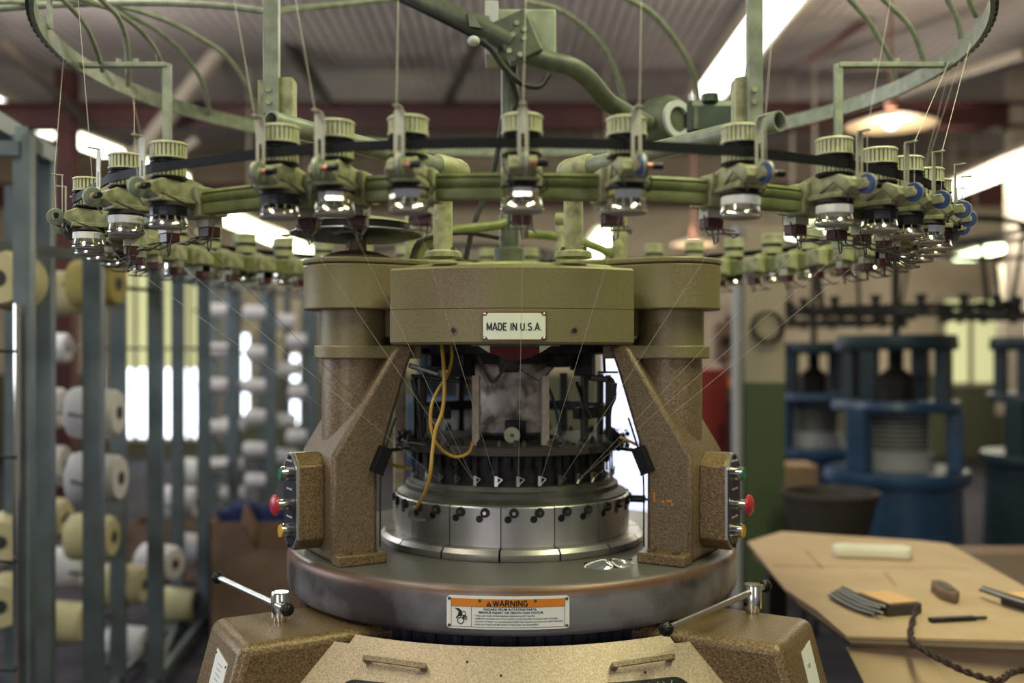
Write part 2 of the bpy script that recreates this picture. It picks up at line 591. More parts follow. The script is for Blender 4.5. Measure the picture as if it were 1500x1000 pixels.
# corrugated roof deck: ribs run away from the camera
b = MB()
prof = []
x = -8.0
while x < 8.0:
    prof += [(x, 4.0), (x + 0.055, 4.0), (x + 0.060, 4.016), (x + 0.085, 4.016)]
    x += 0.09
prof += [(8.1, 4.0), (8.1, 4.2), (-8.0, 4.2)]
T = Matrix(((1, 0, 0, 0), (0, 0, 1, 0), (0, 1, 0, 0), (0, 0, 0, 1)))
b.prism(prof, -3.5, YF + .2, T)
struct(b.build('ceiling', 'ceil', smooth=0))
struct(MB().box(-8, 8, YF, YF + .2, 1.1, 4.0).build('wall_back', 'wallfar', smooth=0))
struct(MB().box(-8, 8, YF - .02, YF + .2, 0, 1.1).build('trim_1', 'wallgreen', smooth=0))
struct(MB().box(-8.2, -8, -3.5, YF, 0, 4.0).build('wall_left', 'wallfar', smooth=0))
struct(MB().box(8, 8.2, -3.5, YF, 0, 4.0).build('wall_right', 'wallfar', smooth=0))


def far_window(i, px0, px1, ytop, ysplit, ybot, n, pane='day', dd=None):
    d = dd or (YF + DC - .05)
    x0, x1 = (px0 - 750) * d / FPX, (px1 - 750) * d / FPX
    zt, zs, zb = [HC - (y - HOR) * d / FPX for y in (ytop, ysplit, ybot)]
    y = d - DC
    root = struct(MB().box(x0 - .06, x1 + .06, y + .0, y + .03, zb - .06, zt + .06).build('window_%d' % i, 'beige', smooth=0))
    wd = (x1 - x0) / n
    for k in range(n):
        MB().box(x0 + k * wd + .03, x0 + (k + 1) * wd - .03, y - .03, y - .015, zb, zs).build('pane', pane, root, smooth=0)
        if zs < zt:
            MB().box(x0 + k * wd + .02, x0 + (k + 1) * wd - .02, y - .045, y - .02, zs, zt).build('blind', 'blind', root, smooth=0)
    for k in range(n + 1):
        MB().box(x0 + k * wd - .03, x0 + k * wd + .03, y - .05, y, zb - .04, zt + .04).build('mullion', 'beige', root, smooth=0)


far_window(1, 160, 320, 395, 540, 640, 4)
far_window(2, 349, 369, 490, 490, 618, 1)
far_window(3, 1380, 1500, 440, 440, 560, 3, 'blind')
far_window(4, 1468, 1560, 395, 440, 600, 2, 'day', 11.2)
far_window(5, 422, 462, 520, 520, 620, 2)

# partition with the daylit doorway seen behind the knitting head
d = 8.6
x0, x1 = (884 - 750) * d / FPX, (1010 - 750) * d / FPX
struct(MB().box(x0 - .02, x1 + .4, d - DC + .03, d - DC + .12, 0, 1.95).build('wall_partition', 'wallfar', smooth=0))
dr = struct(MB().box(x0, x1, d - DC + .015, d - DC + .03, 0.02, 1.75).build('door_1', 'daydoor', smooth=0))
MB().box(x0 - .05, x0, d - DC - .01, d - DC + .04, 0, 1.8).build('door_frame', 'beige', dr, smooth=0)
MB().box(x0 - .05, x1 + .05, d - DC - .01, d - DC + .04, 1.75, 1.82).build('door_frame', 'beige', dr, smooth=0)

# skylights in the roof deck
def skylight(i, x0, x1, y0, y1):
    o = struct(MB().box(x0, x1, y0, y1, 3.975, 3.99).build('window_%d' % i, 'sky', smooth=0))
    for xx in (x0, x1):
        MB().box(xx - .03, xx + .03, y0, y1, 3.94, 4.0).build('window_frame', 'beige', o, smooth=0)


skylight(6, 1.76, 2.16, 1.5, 7.9)
skylight(7, -5.75, -5.1, 4.0, 8.3)

# the red frame of the hall
d = 9.2
zb0, zb1 = HC + (HOR - 190) * d / FPX, HC + (HOR - 152) * d / FPX
y = d - DC
b = MB().box(-8, 8, y - .10, y + .10, zb0, zb0 + .03).box(-8, 8, y - .10, y + .10, zb1 - .03, zb1).box(-8, 8, y - .02, y + .02, zb0, zb1)
struct(b.build('trim_2', 'redbeam', smooth=0))
xp = (98 - 750) * d / FPX
struct(MB().box(xp - .08, xp + .08, y - .08, y + .08, 0, 4.0).build('trim_3', 'redbeam', smooth=0))
xp = (1488 - 750) * d / FPX
struct(MB().box(xp - .07, xp + .07, y - .07, y + .07, 0, 4.0).build('trim_4', 'beige', smooth=0))
# braces and purlins of the roof
def brace(i, a, bb, wv, m='beige'):
    struct(MB().bar(a, bb, wv, wv).build('trim_%d' % i, m, smooth=0))


brace(5, W(345, 45, 8.6), W(120, 330, 8.9), .10)
brace(6, W(290, 205, 8.9), W(100, 330, 9.0), .07)
brace(7, W(395, 20, 8.2), W(480, 150, 9.0), .07, 'blackmat')
brace(8, W(740, -20, 7.4), W(655, 150, 9.1), .07, 'darktan')
brace(9, W(0, 60, 7.0), W(140, 190, 9.1), .05, 'darktan')
brace(10, W(1500, 78, 7.6), W(1240, 160, 9.1), .06, 'beige')
brace(11, W(1185, 90, 8.0), W(1330, -10, 7.7), .06, 'redbeam')
d = 12.4
struct(MB().box(-8, 8, d - DC, d - DC + .18, HC + (HOR - 300) * d / FPX, HC + (HOR - 268) * d / FPX).build('trim_12', 'redbeam', smooth=0))


# lamps of the hall
def fluorescent(label, p0, p1, wid, m='tube', gap=False):
    p0, p1 = Vector(p0), Vector(p1)
    o = empty('fluorescent_lamp', p0)
    tag(o, label, 'ceiling lamp')
    n = 2 if gap else 1
    dirv = (p1 - p0)
    for k in range(n):
        a = dirv * (k / n + (.04 if k else 0))
        c = dirv * ((k + 1) / n - (.04 if n > 1 and k == 0 else 0))
        MB().bar(a, c, wid, .05).build('lit_tube', m, o, smooth=0)
        MB().bar(a + Vector((0, 0, .06)), c + Vector((0, 0, .06)), wid + .08, .05).build('housing', 'beige', o, smooth=0)
    for q in (.2, .8):
        t = dirv * q
        MB().cyl(t + Vector((0, 0, .08)), (t.x, t.y, 4.0 - p0.z), .012, n=6).build('hanger', 'beige', o)
    return o


fluorescent('broken row of warm fluorescent tubes high at the left behind the yarn feeders', W(62, 186, 9.35), W(262, 262, 11.6), .26, 'tube', True)
fluorescent('greenish fluorescent lamp below the feeder ring, above the left column', W(330, 318, 8.6), W(470, 378, 11.4), .22, 'tubeg')
fluorescent('long bright fluorescent lamp at the right edge of the hall', W(1580, 205, 7.9), W(1362, 292, 10.6), .30, 'tube')
fluorescent('short greenish fluorescent lamp low at the far right', W(1500, 352, 10.4), W(1412, 378, 11.6), .24, 'tubeg')
fluorescent('small bright lamp seen between the posts above the crown', W(868, 372, 9.6), W(894, 338, 9.0), .20, 'tubeg')
fluorescent('small greenish fluorescent lamp behind the right side of the feeder ring', W(1150, 352, 9.6), W(1205, 330, 8.9), .22, 'tubeg')


def pendant(label, c, r, on=True):
    c = Vector(c)
    o = empty('pendant_lamp', c)
    tag(o, label, 'pendant lamp')
    MB().lathe([(0.03, .060), (.06, .052), (r * .7, .022), (r, 0), (r, -.006), (r * .7, .014), (.055, .042), (.03, .050)], 40).build('lamp_shade', 'shade', o)
    MB().sphere((0, 0, .02), .042, 10).build('bulb', 'bulb', o)
    MB().cyl((0, 0, .08), (0, 0, .16), .03, n=12).build('socket', 'copper', o)
    MB().cyl((0, 0, .16), (0, 0, 4.0 - c.z), .008, n=6).build('cord', 'copper', o)
    l = bpy.data.lights.new('bulb_light', 'POINT')
    l.energy, l.color, l.shadow_soft_size = 3.5, (1, .85, .6), .04
    lo = bpy.data.objects.new('bulb_light', l)
    col.objects.link(lo)
    lo.parent = o
    lo.location = (0, 0, -.03)
    return o


pendant('round enamel pendant lamp with lit bulb in front of the red roof beam', W(1305, 182, 5.0), .222)
pendant('small far pendant lamp glowing above the right crown corner', W(1016, 358, 9.0), .20)

# ================================================================== BACKGROUND RIGHT
# two-tone pillar
d = 5.4
p0, p1 = W(1092, 515, d), W(1150, 515, d)
pl = tag(empty('pillar', ((p0.x + p1.x) / 2, p0.y, 0)), 'square pillar painted cream above and dull green below, right of the machine', 'pillar')
hw = (p1.x - p0.x) / 2
zs = W(0, 560, d).z
MB().box(-hw, hw, 0, 2 * hw, 0, zs).build('green_base', 'pillar_g', pl, smooth=0)
zt_p = W(0, 330, d).z
MB().box(-hw, hw, 0.0, 2 * hw, zs, zt_p).build('cream_shaft', 'pillar_c', pl, smooth=0)
MB().cyl((-hw - .035, .04, 0), (-hw - .035, .04, zt_p), .03, n=12).build('conduit', 'dirty', pl)
fan = tag(empty('wall_fan', W(1122, 480, d - .06)), 'round dark wall fan with beige hub hung on the cream pillar', 'fan')
fan.parent = None
MB().lathe([(.075, 0), (.088, 0), (.088, .05), (.075, .05)], 28, T=Matrix.Rotation(R(90), 4, 'X')).build('guard_ring', 'blackmat', fan)
MB().lathe([(0, -.02), (.062, -.01), (.062, .02), (0, .03)], 24, T=Matrix.Rotation(R(90), 4, 'X')).build('hub', 'pillar_c', fan)
for k in range(10):
    a = 2 * PI * k / 10
    MB().bar((.05 * math.cos(a), -.025, .05 * math.sin(a)), (.08 * math.cos(a), -.025, .08 * math.sin(a)), .006, .006).build('guard_wire', 'blackmat', fan, smooth=0)
MB().box(-.03, .03, 0, .065, -.03, .03).build('bracket', 'blackmat', fan, smooth=0)


def blue_machine(label, x, y, s, m='bluemachine', nf=18, ringz=1.66):
    o = tag(empty('knitting_machine', (x, y, 0)), label, 'knitting machine', 'blue knitting machines in the background')
    MB().lathe([(0, 0), (.36, 0), (.35, .10), (.335, .62), (0, .62)], 40).build('base_drum', m, o)
    MB().lathe([(0, .62), (.37, .62), (.38, .65), (.37, .70), (0, .70)], 40).build('bed_plate', m, o)
    MB().lathe([(0, .70), (.20, .70), (.19, .80), (.17, .81), (.17, 1.07), (0, 1.07)], 32).build('cylinder', 'dirty', o)
    for k in range(9):
        MB().lathe([(.171, .82 + k * .027), (.178, .825 + k * .027), (.178, .832 + k * .027), (.171, .837 + k * .027)], 32).build('cylinder_rib', 'steeldark', o)
    for k in range(3):
        a = R(-90 + 120 * k + 62)
        MB().box(.26, .34, -.06, .06, .70, 1.06, Matrix.Rotation(a, 4, 'Z')).build('column', m, o, smooth=0, bevel=.01)
    MB().lathe([(0, 1.05), (.33, 1.05), (.34, 1.07), (.33, 1.11), (0, 1.11)], 40).build('dial_plate', m, o)
    for k in range(4):
        a = R(-90 + 90 * k + 40)
        MB().box(.24, .30, -.04, .04, 1.11, 1.42, Matrix.Rotation(a, 4, 'Z')).build('upper_column', 'bluedark', o, smooth=0)
    MB().lathe([(0, 1.11), (.10, 1.11), (.10, 1.25), (.04, 1.3), (.04, 1.42), (0, 1.42)], 24).build('head_hub', 'blackmat', o)
    MB().lathe([(0, 1.41), (.31, 1.41), (.32, 1.43), (.31, 1.50), (0, 1.50)], 40).build('crown', 'bluedark', o)
    MB().lathe([(.56, ringz - .03), (.59, ringz - .03), (.59, ringz), (.56, ringz)], 48).build('feeder_ring', 'blackmat', o)
    for k in range(3):
        a = R(30 + 120 * k)
        MB().bar((0, 0, ringz - .015), (.57 * math.cos(a), .57 * math.sin(a), ringz - .015), .03, .02).build('ring_arm', 'blackmat', o, smooth=0)
    MB().cyl((0, 0, 1.5), (0, 0, 2.15), .022, n=12).build('center_post', 'blackmat', o)
    fm = MB().lathe([(0, -.05), (.022, -.05), (.018, -.02), (.018, .02), (.026, .02), (.026, .05), (0, .05)], 10).mesh('yarn_feeder', M['blackmat'])
    for k in range(nf):
        a = 2 * PI * k / nf
        f = bpy.data.objects.new('yarn_feeder', fm)
        col.objects.link(f)
        f.parent = o
        f.location = (.60 * math.cos(a), .60 * math.sin(a), ringz)
    MB().lathe([(.62, 2.10), (.64, 2.10), (.64, 2.13), (.62, 2.13)], 48).build('top_hoop', 'blackmat', o)
    for k in range(3):
        a = R(90 + 120 * k)
        MB().bar((.57 * math.cos(a), .57 * math.sin(a), ringz), (.63 * math.cos(a), .63 * math.sin(a), 2.11), .02, .02).build('upright', 'blackmat', o, smooth=0)
    o.scale = (s * 1.10, s * 1.10, s)
    return o


p = W(1312, 515, 6.0)
blue_machine('blue knitting machine with round drum base, largest one right of the pillar', p.x, p.y, 1.0)
p = W(1192, 515, 7.6)
blue_machine('blue knitting machine half hidden between the pillar and the largest blue machine', p.x, p.y, .98)
p = W(1530, 515, 6.9)
blue_machine('dark blue knitting machine cut off by the right edge of the photo', p.x, p.y, 1.0, 'bluedark')
p = W(672, 515, 7.0)
blue_machine('blue knitting machine glimpsed through the open head of the tan machine', p.x, p.y, .98)

# dark fabric bin and cartons near the blue machines
p = W(1215, 515, 5.0)
o = tag(empty('fabric_bin', (p.x, p.y, 0)), 'dark brown tub on legs in front of the blue machines', 'bin')
MB().lathe([(0, .42), (.17, .42), (.235, .68), (.245, .68), (.245, .70), (.22, .70), (.16, .45), (0, .45)], 28).build('tub', 'darktan', o)
for k in range(4):
    a = R(45 + 90 * k)
    MB().cyl((.14 * math.cos(a), .14 * math.sin(a), 0), (.14 * math.cos(a), .14 * math.sin(a), .425), .015, n=8).build('leg', 'blackmat', o)


def carton(label, x0, x1, y0, y1, z0, z1, m='carton', flap=True):
    o = tag(empty('carton', ((x0 + x1) / 2, (y0 + y1) / 2, z0)), label, 'carton')
    hx, hy, h = (x1 - x0) / 2, (y1 - y0) / 2, z1 - z0
    bb = MB().box(-hx, hx, -hy, hy, 0, .01)
    bb.box(-hx, hx, -hy, -hy + .008, 0, h).box(-hx, hx, hy - .008, hy, 0, h).box(-hx, -hx + .008, -hy, hy, 0, h).box(hx - .008, hx, -hy, hy, 0, h)
    bb.build('box_body', m, o, smooth=0)
    if flap:
        MB().bar((0, -hy, h), (0, -hy - .06, h - .09), 2 * hx, .008, up=(1, 0, 0)).build('flap', m, o, smooth=0)
    return o


d = 6.6
a, c = W(1150, 682, d), W(1200, 725, d)
o = tag(empty('crate', ((a.x + c.x) / 2, a.y, 0)), 'tan crate standing beside the green pillar base', 'crate')
MB().box(-.11, .11, 0, .3, c.z, a.z).build('box_body', 'cardboard2', o, smooth=0, bevel=.005)
for sx in (-.09, .09):
    for sy in (.03, .27):
        MB().box(sx - .02, sx + .02, sy - .02, sy + .02, 0, c.z).build('leg', 'darktan', o, smooth=0)

# red machine and clutter behind the right column
d = 6.2
a, c = W(1022, 540, d), W(1062, 655, d)
o = tag(empty('control_cabinet', ((a.x + c.x) / 2, a.y, 0)), 'red control cabinet behind the right column of the tan machine', 'cabinet')
MB().box(-.10, .10, 0, .3, 0, a.z).build('body', 'redmach', o, smooth=0, bevel=.01)
MB().box(-.08, .08, -.01, 0, .3, a.z - .1).build('door', 'redmach', o, smooth=0, bevel=.003)
MB().box(.05, .065, -.025, -.01, .8, .95).build('handle', 'blackmat', o, smooth=0)
d = 7.0
for q, (px, py, wd, ht, m, lab) in enumerate([
        (1070, 560, .12, .26, 'clutter', 'brown machine head on a stand left of the pillar'),
        (1076, 640, .10, .16, 'bluemachine', 'small blue motor housing on a stand left of the pillar'),
        (1060, 500, .14, .30, 'clutter', 'upper brown gear housing behind the right crown boss')]):
    p = W(px, py, d + .25 * q)
    o = tag(empty('machine_head', (p.x, p.y, 0)), lab, 'machine')
    MB().box(-wd / 2, wd / 2, -.08, .08, p.z - ht / 2, p.z + ht / 2).build('housing', m, o, smooth=0, bevel=.02)
    MB().cyl((0, 0, 0), (0, 0, p.z - ht / 2), .03, n=10).build('stand', 'blackmat', o)
    MB().cyl((0, -.09, p.z), (0, -.08, p.z), wd * .3, n=16).build('cover', 'orange' if q == 0 else 'blackmat', o)

# ---------------------------------------------------------------- table of cardboard at right
ZT = 0.75
def tb(px, py, z=ZT):
    d = (HC - z) * FPX / (py - HOR)
    return ((px - 750) * d / FPX, d - DC)


tbl = tag(empty('work_table', (1.25, .62, 0)), 'work table covered with cardboard at the right, beside the machine', 'table')
MB().box(-.42, .85, -.48, .60, .69, .735).build('tabletop', 'carton', tbl, smooth=0)
for sx in (-.36, .79):
    for sy in (-.42, .54):
        MB().box(sx - .03, sx + .03, sy - .03, sy + .03, 0, .69).build('leg', 'darktan', tbl, smooth=0)
T1 = [tb(*q) for q in ((1095, 793), (1145, 778), (1235, 784), (1345, 791), (1390, 796), (1500, 858), (1570, 895), (1570, 940), (1240, 931), (1196, 893), (1150, 862))]
o = MB().prism(T1, .744, .750).build('cardboard_sheet', 'cardboard', smooth=0)
tag(o, 'large flat tan cardboard sheet with folded creases, uppermost on the work table', 'cardboard')
for (a, c) in (((1132, 828), (1420, 832)), ((1296, 838), (1312, 858)), ((1180, 806), (1205, 832))):
    p, q = tb(*a, .7505), tb(*c, .7505)
    MB().bar((*p, .7503), (*q, .7503), .012, .0012).build('crease', 'cardboard2', o, smooth=0)
T2 = [tb(q[0], q[1], .742) for q in ((1105, 812), (1560, 812), (1570, 955), (1246, 942), (1170, 885))]
o = MB().prism(T2, .7355, .7435).build('cardboard_sheet', 'gapshade_card', smooth=0)  # dark colour paints the shaded gap along the front edge
tag(o, 'lower cardboard sheet under the large one, coloured dark for the shaded gap', 'cardboard')
# hanging front sheet
fs = MB()
pts = [(.70, .10), (1.75, .13)]
fs._add([(.76, .06, .728), (1.75, .055, .728), (1.75, -.12, .50), (.84, -.12, .50), (.76, .066, .728), (1.75, .061, .728), (1.75, -.114, .50), (.84, -.114, .50)],
        [(0, 1, 2, 3), (4, 7, 6, 5), (0, 4, 5, 1), (1, 5, 6, 2), (2, 6, 7, 3), (3, 7, 4, 0)])
o = fs.build('cardboard_sheet', 'cardboard', smooth=0)
tag(o, 'cardboard sheet sloping down over the front of the work table', 'cardboard')
fs = MB()
fs._add([(.84, -.13, .495), (1.75, -.13, .495), (1.75, -.16, .0), (.88, -.16, .0), (.84, -.122, .495), (1.75, -.122, .495), (1.75, -.152, .0), (.88, -.152, .0)],
        [(0, 1, 2, 3), (4, 7, 6, 5), (0, 4, 5, 1), (1, 5, 6, 2), (2, 6, 7, 3), (3, 7, 4, 0)])
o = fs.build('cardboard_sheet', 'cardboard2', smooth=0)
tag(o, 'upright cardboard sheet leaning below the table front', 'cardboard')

# white foam bone-shaped piece
p, q = tb(1218, 814), tb(1338, 818)
c = ((p[0] + q[0]) / 2, (p[1] + q[1]) / 2)
L = math.hypot(q[0] - p[0], q[1] - p[1]) / 2
prof = []
for i in range(25):
    t = -1 + 2 * i / 24
    h = .030 + .012 * abs(t) ** 3
    prof.append((t * L, h * (1 - abs(t) ** 14)))
poly = prof + [(a, -h2) for a, h2 in prof[::-1][1:-1]]
T = Matrix.Translation((c[0], c[1], .7505)) @ Matrix.Rotation(math.atan2(q[1] - p[1], q[0] - p[0]), 4, 'Z')
o = MB().prism(poly, 0, .036, T).build('foam_strip', 'whitewarm', bevel=.009)
tag(o, 'cream white foam strip with rounded ends lying on the cardboard', 'foam strip')
MB().prism([(a * .86, h2 * .55) for a, h2 in poly], .0355, .039, T).build('raised_top', 'whitewarm', o, bevel=.004)


def sample_card(label, px, py, ang, lay=9):
    c = tb(px, py)
    T = Matrix.Translation((c[0], c[1], .751)) @ Matrix.Rotation(ang, 4, 'Z')
    o = empty('sample_card', (c[0], c[1], .751), ang)
    tag(o, label, 'sample card')
    MB().box(-.075, .06, -.05, .05, 0, .028).build('card_body', 'darktan', o, smooth=0, bevel=.004)
    MB().box(-.062, .05, -.040, .042, .028, .031).build('orange_face', 'orangecard', o, smooth=0)
    for k in range(lay):
        bb = MB()
        yy = -.053 - .0052 * k
        zz = .030 - .0028 * k + random.uniform(-.002, .002)
        bb.tube(spline([(-.14, yy + .012, zz * .8 + .004), (-.07, yy, zz), (.0, yy - .004 + random.uniform(-.003, .003), zz - .001), (.065 + random.uniform(-.02, .01), yy + .004, zz)], 4), .0031, 6)
        bb.build('swatch_strip', 'greyyarn' if k % 2 else 'blackmat', o)
    return o


M['redbracket'] = mat('dull_red_paint', (0.085, 0.014, 0.012), 0.7, spec=0.2)
M['maroon2'] = mat('dark_maroon_cord', (0.035, 0.014, 0.012), 0.7)
M['orangecard'] = mat('orange_card', (0.66, 0.34, 0.09), 0.5)
M['greyyarn'] = mat('grey_yarn', (0.42, 0.40, 0.42), 0.8)
sample_card('orange-faced sample card with grey yarn strips on the cardboard', 1303, 893, R(-74))
sample_card('second orange sample card cut off at the right edge of the photo', 1522, 893, R(-70), 3)
o = MB()
p, q = W(1362, 905, 2.39), W(1428, 902, 2.41)
p.z = q.z = .756
o.bar(p, q, .018, .010)
o = o.build('pen', 'blackmat', smooth=0, bevel=.002)
tag(o, 'black marker lying beside the orange sample card', 'pen')
MB().bar(q, q + Vector((.03, .004, 0)), .008, .006).build('cap', 'blackmat', o, smooth=0)
p = tb(1385, 873)
o = tag(empty('wooden_block', (p[0], p[1], .7505), R(-98)), 'small brown shuttle-shaped wooden block on the cardboard', 'block')
MB().prism([(-.055, -.012), (-.03, -.02), (.03, -.02), (.06, -.004), (.06, .004), (.03, .018), (-.03, .018), (-.055, .01)], 0, .02).build('body', 'clutter', o, bevel=.004)
MB().prism([(-.03, -.008), (.03, -.008), (.03, .008), (-.03, .008)], .0195, .022).build('slot', 'darktan', o, smooth=0)
o.scale = (1.45, 1.25, 1.3)
# twisted dark cord over the edge
bb = MB()
path = spline([W(1345, 898, 2.40) + Vector((0, 0, .02)), W(1334, 925, 2.28), W(1345, 945, 2.20), W(1378, 965, 2.14), W(1420, 985, 2.10), W(1462, 996, 2.08), W(1480, 985, 2.1), W(1510, 978, 2.1)], 10)
for s in (0, PI):
    bb.tube([Vector(p) + Vector((.004 * math.cos(i * .9 + s), 0, .004 * math.sin(i * .9 + s))) for i, p in enumerate(path)], .0047, 6)
o = bb.build('twisted_cord', 'maroon2' if 'maroon2' in M else 'darktan')
tag(o, 'dark brown twisted cord hanging from the orange card over the table edge', 'cord')

# ================================================================== BACKGROUND LEFT: creels, cones, cartons
def post_frame(label, posts, ztop, rails, name='creel_frame', m='creel', wid=.055):
    o = tag(empty(name, (posts[0][0], posts[0][1], 0)), label, 'creel')
    bx, by = posts[0]
    for (x, y, wd) in [(p[0], p[1], wid) for p in posts]:
        # U-channel post
        bb = MB().box(-wd / 2, wd / 2, 0, .006, 0, ztop).box(-wd / 2, -wd / 2 + .006, .006, .035, 0, ztop).box(wd / 2 - .006, wd / 2, .006, .035, 0, ztop)
        bb.build('post', m, o, smooth=0, loc=(x - bx, y - by, 0))
    for (a, c, wa, wb2) in rails:
        MB().bar(Vector(a) - Vector((bx, by, 0)), Vector(c) - Vector((bx, by, 0)), wa, wb2).build('rail', m, o, smooth=0)
    return o


# near creel frame at the left edge
P1 = [W(31, 515, 2.75), W(63, 515, 3.05), W(16, 515, 3.6), W(-40, 515, 2.75)]
z1 = 2.0
near = post_frame('tall grey-green creel frame cut off by the left edge of the photo', [(p.x, p.y) for p in P1], z1,
                  [((P1[3].x, P1[3].y - .3, z1 + .1), (P1[1].x + .02, P1[1].y, z1), .045, .05),
                   ((P1[0].x, P1[0].y, z1), (P1[1].x, P1[1].y, z1), .03, .045),
                   ((P1[3].x, P1[3].y, 1.96), (P1[0].x, P1[0].y, 1.96), .03, .04),
                   ((P1[3].x, P1[3].y, 1.70), (P1[1].x + .35, P1[1].y + .55, 1.70), .02, .03),
                   ((P1[3].x, P1[3].y, .06), (P1[1].x, P1[1].y, .06), .03, .05)], wid=.048)
for yy in (515, 670, 823, 982):
    p, q = W(-30, yy - 2, 2.7), W(24, yy, 2.7)
    MB().cyl(p - near.location, q - near.location, .004, n=6).build('wire_rung', 'blackmat', near)
p, q = W(25, 445, 2.72), W(25, 1000, 2.72)
MB().cyl(Vector((p.x, p.y, 0)) - near.location, p - near.location, .009, n=8).build('rod', 'chrome', near)

# second creel: posts receding
P2 = [W(134, 515, 3.25), W(226, 515, 4.05), W(297, 515, 5.0), W(396, 515, 6.1), W(171, 515, 4.1), W(259, 515, 5.0), W(341, 515, 6.1), W(455, 515, 7.0)]
zt2 = 1.80
creel2 = post_frame('long grey-green yarn creel receding behind the left column', [(p.x, p.y) for p in P2], zt2,
                    [((P2[i].x, P2[i].y, z), (P2[i + 1].x, P2[i + 1].y, z), .03, .04) for i in (0, 1, 2) for z in (.05, zt2 - .03)] +
                    [((P2[i].x, P2[i].y, z), (P2[i + 1].x, P2[i + 1].y, z), .025, .03) for i in (4, 5) for z in (.05, zt2 - .03)] +
                    [((P2[i].x, P2[i].y, z), (P2[j].x, P2[j].y, z), .03, .03) for i, j in ((0, 4), (1, 5), (2, 6), (3, 7)) for z in (.05, zt2 - .03)], wid=.06)


def cone_meshes(m):
    k = MB().lathe([(.022, -.085), (.070, -.085), (.088, -.078), (.092, -.06), (.082, .07), (.072, .084), (.022, .085)], 28).mesh('yarn_cone', M[m])
    return k


CM = {c: cone_meshes(c) for c in ('cone_w', 'cone_y', 'cone_o')}
core_me = MB().lathe([(.012, -.10), (.0225, -.10), (.0225, .089), (.012, .089)], 16).mesh('core', M['core'])
cap_me = MB().lathe([(0, .086), (.024, .086), (.024, .0885), (0, .0885)], 16).mesh('core_hole', M['core'])


def cone(label, px, py, d, kind, yaw, tilt=0.0, s=1.0, posts=P2, frm=None, group=None):
    p = W(px, py, d)
    o = bpy.data.objects.new('yarn_cone', CM[kind])
    col.objects.link(o)
    o.location = p
    o.rotation_euler = (R(90 + tilt), 0, yaw)
    o.scale = s if isinstance(s, tuple) else (s, s, s)
    sc_ = s[2] if isinstance(s, tuple) else s
    tag(o, label, 'yarn cone', group)
    for nm, me in (('core', core_me), ('core_hole', cap_me)):
        c = bpy.data.objects.new(nm, me)
        col.objects.link(c)
        c.parent = o
    if frm:      # the peg that carries the cone belongs to the creel
        q = min(posts, key=lambda t: (t.x - p.x) ** 2 + (t.y - p.y) ** 2)
        ax = Matrix.Rotation(yaw, 3, 'Z') @ Matrix.Rotation(R(90 + tilt), 3, 'X') @ Vector((0, 0, 1))
        pts = [p + ax * .07 * sc_, p - ax * .13 * sc_, Vector((q.x, q.y + .015, p.z))]
        MB().tube([t - frm.location for t in pts], .008, 6).build('peg', 'creeldark', frm)
    return o


# yaw: local +z (small end) after the 90 degree turn points along -y; yaw turns it towards +x
YAW = R(90)
cones = [
    (12, 410, 2.9, 'cone_y', R(8), 'cream yarn cone facing the camera at the left edge, highest one there'),
    (95, 430, 3.9, 'cone_y', YAW, 'large cream yarn cone between the left posts below the feeders'),
    (142, 416, 3.7, 'cone_o', R(84), 'ochre yarn cone with dark core hole, just under the leftmost feeders'),
    (78, 510, 5.6, 'cone_w', YAW, 'small far yarn cone seen beside the tall frame post'),
    (64, 597, 4.1, 'cone_w', YAW, 'off-white yarn cone behind the tall frame post, upper of the column'),
    (140, 604, 3.55, 'cone_w', YAW, 'off-white yarn cone with dark core hole crossed by the second creel post, upper one'),
    (66, 682, 4.0, 'cone_w', YAW, 'off-white yarn cone behind the tall frame post, middle of the column'),
    (142, 700, 3.5, 'cone_w', YAW, 'off-white yarn cone with dark core hole crossed by the second creel post, lower one'),
    (68, 758, 4.2, 'cone_y', YAW, 'yellowish yarn cone behind the tall frame post, third down the column'),
    (135, 786, 3.9, 'cone_y', YAW, 'pale yellow yarn cone below the two with dark core holes'),
    (8, 788, 3.6, 'cone_y', R(15), 'cream yarn cone facing the camera at the left edge, middle one'),
    (97, 832, 4.3, 'cone_w', YAW, 'white yarn cone left of the second creel post'),
    (182, 856, 4.2, 'cone_y', YAW, 'pale yellow yarn cone between the second and third creel posts'),
    (234, 824, 4.6, 'cone_w', R(72), 'large white yarn cone crossed by the third creel post'),
    (8, 880, 3.5, 'cone_y', R(15), 'yellow yarn cone facing the camera at the left edge, lowest one'),
    (95, 912, 4.0, 'cone_y', YAW, 'yellowish yarn cone near the floor left of the second creel post'),
    (262, 886, 5.0, 'cone_y', YAW, 'pale yellow yarn cone low between the third and fourth creel posts'),
    (186, 945, 4.5, 'cone_w', YAW, 'white yarn cone lowest of all, near the creel base rail'),
    (264, 736, 5.2, 'cone_w', YAW, 'white yarn cone above the carton, right of the third creel post'),
    (277, 692, 5.8, 'cone_w', YAW, 'half-hidden white yarn cone just above the one over the carton'),
    (281, 806, 5.3, 'cone_w', YAW, 'white yarn cone against the carton at the fourth creel post'),
]
for (px, py, d, k, yaw, lab) in cones:
    near_edge = px < 20
    cone(lab, px, py, d, k, yaw, posts=P1 if near_edge else P2, frm=near if near_edge else creel2)

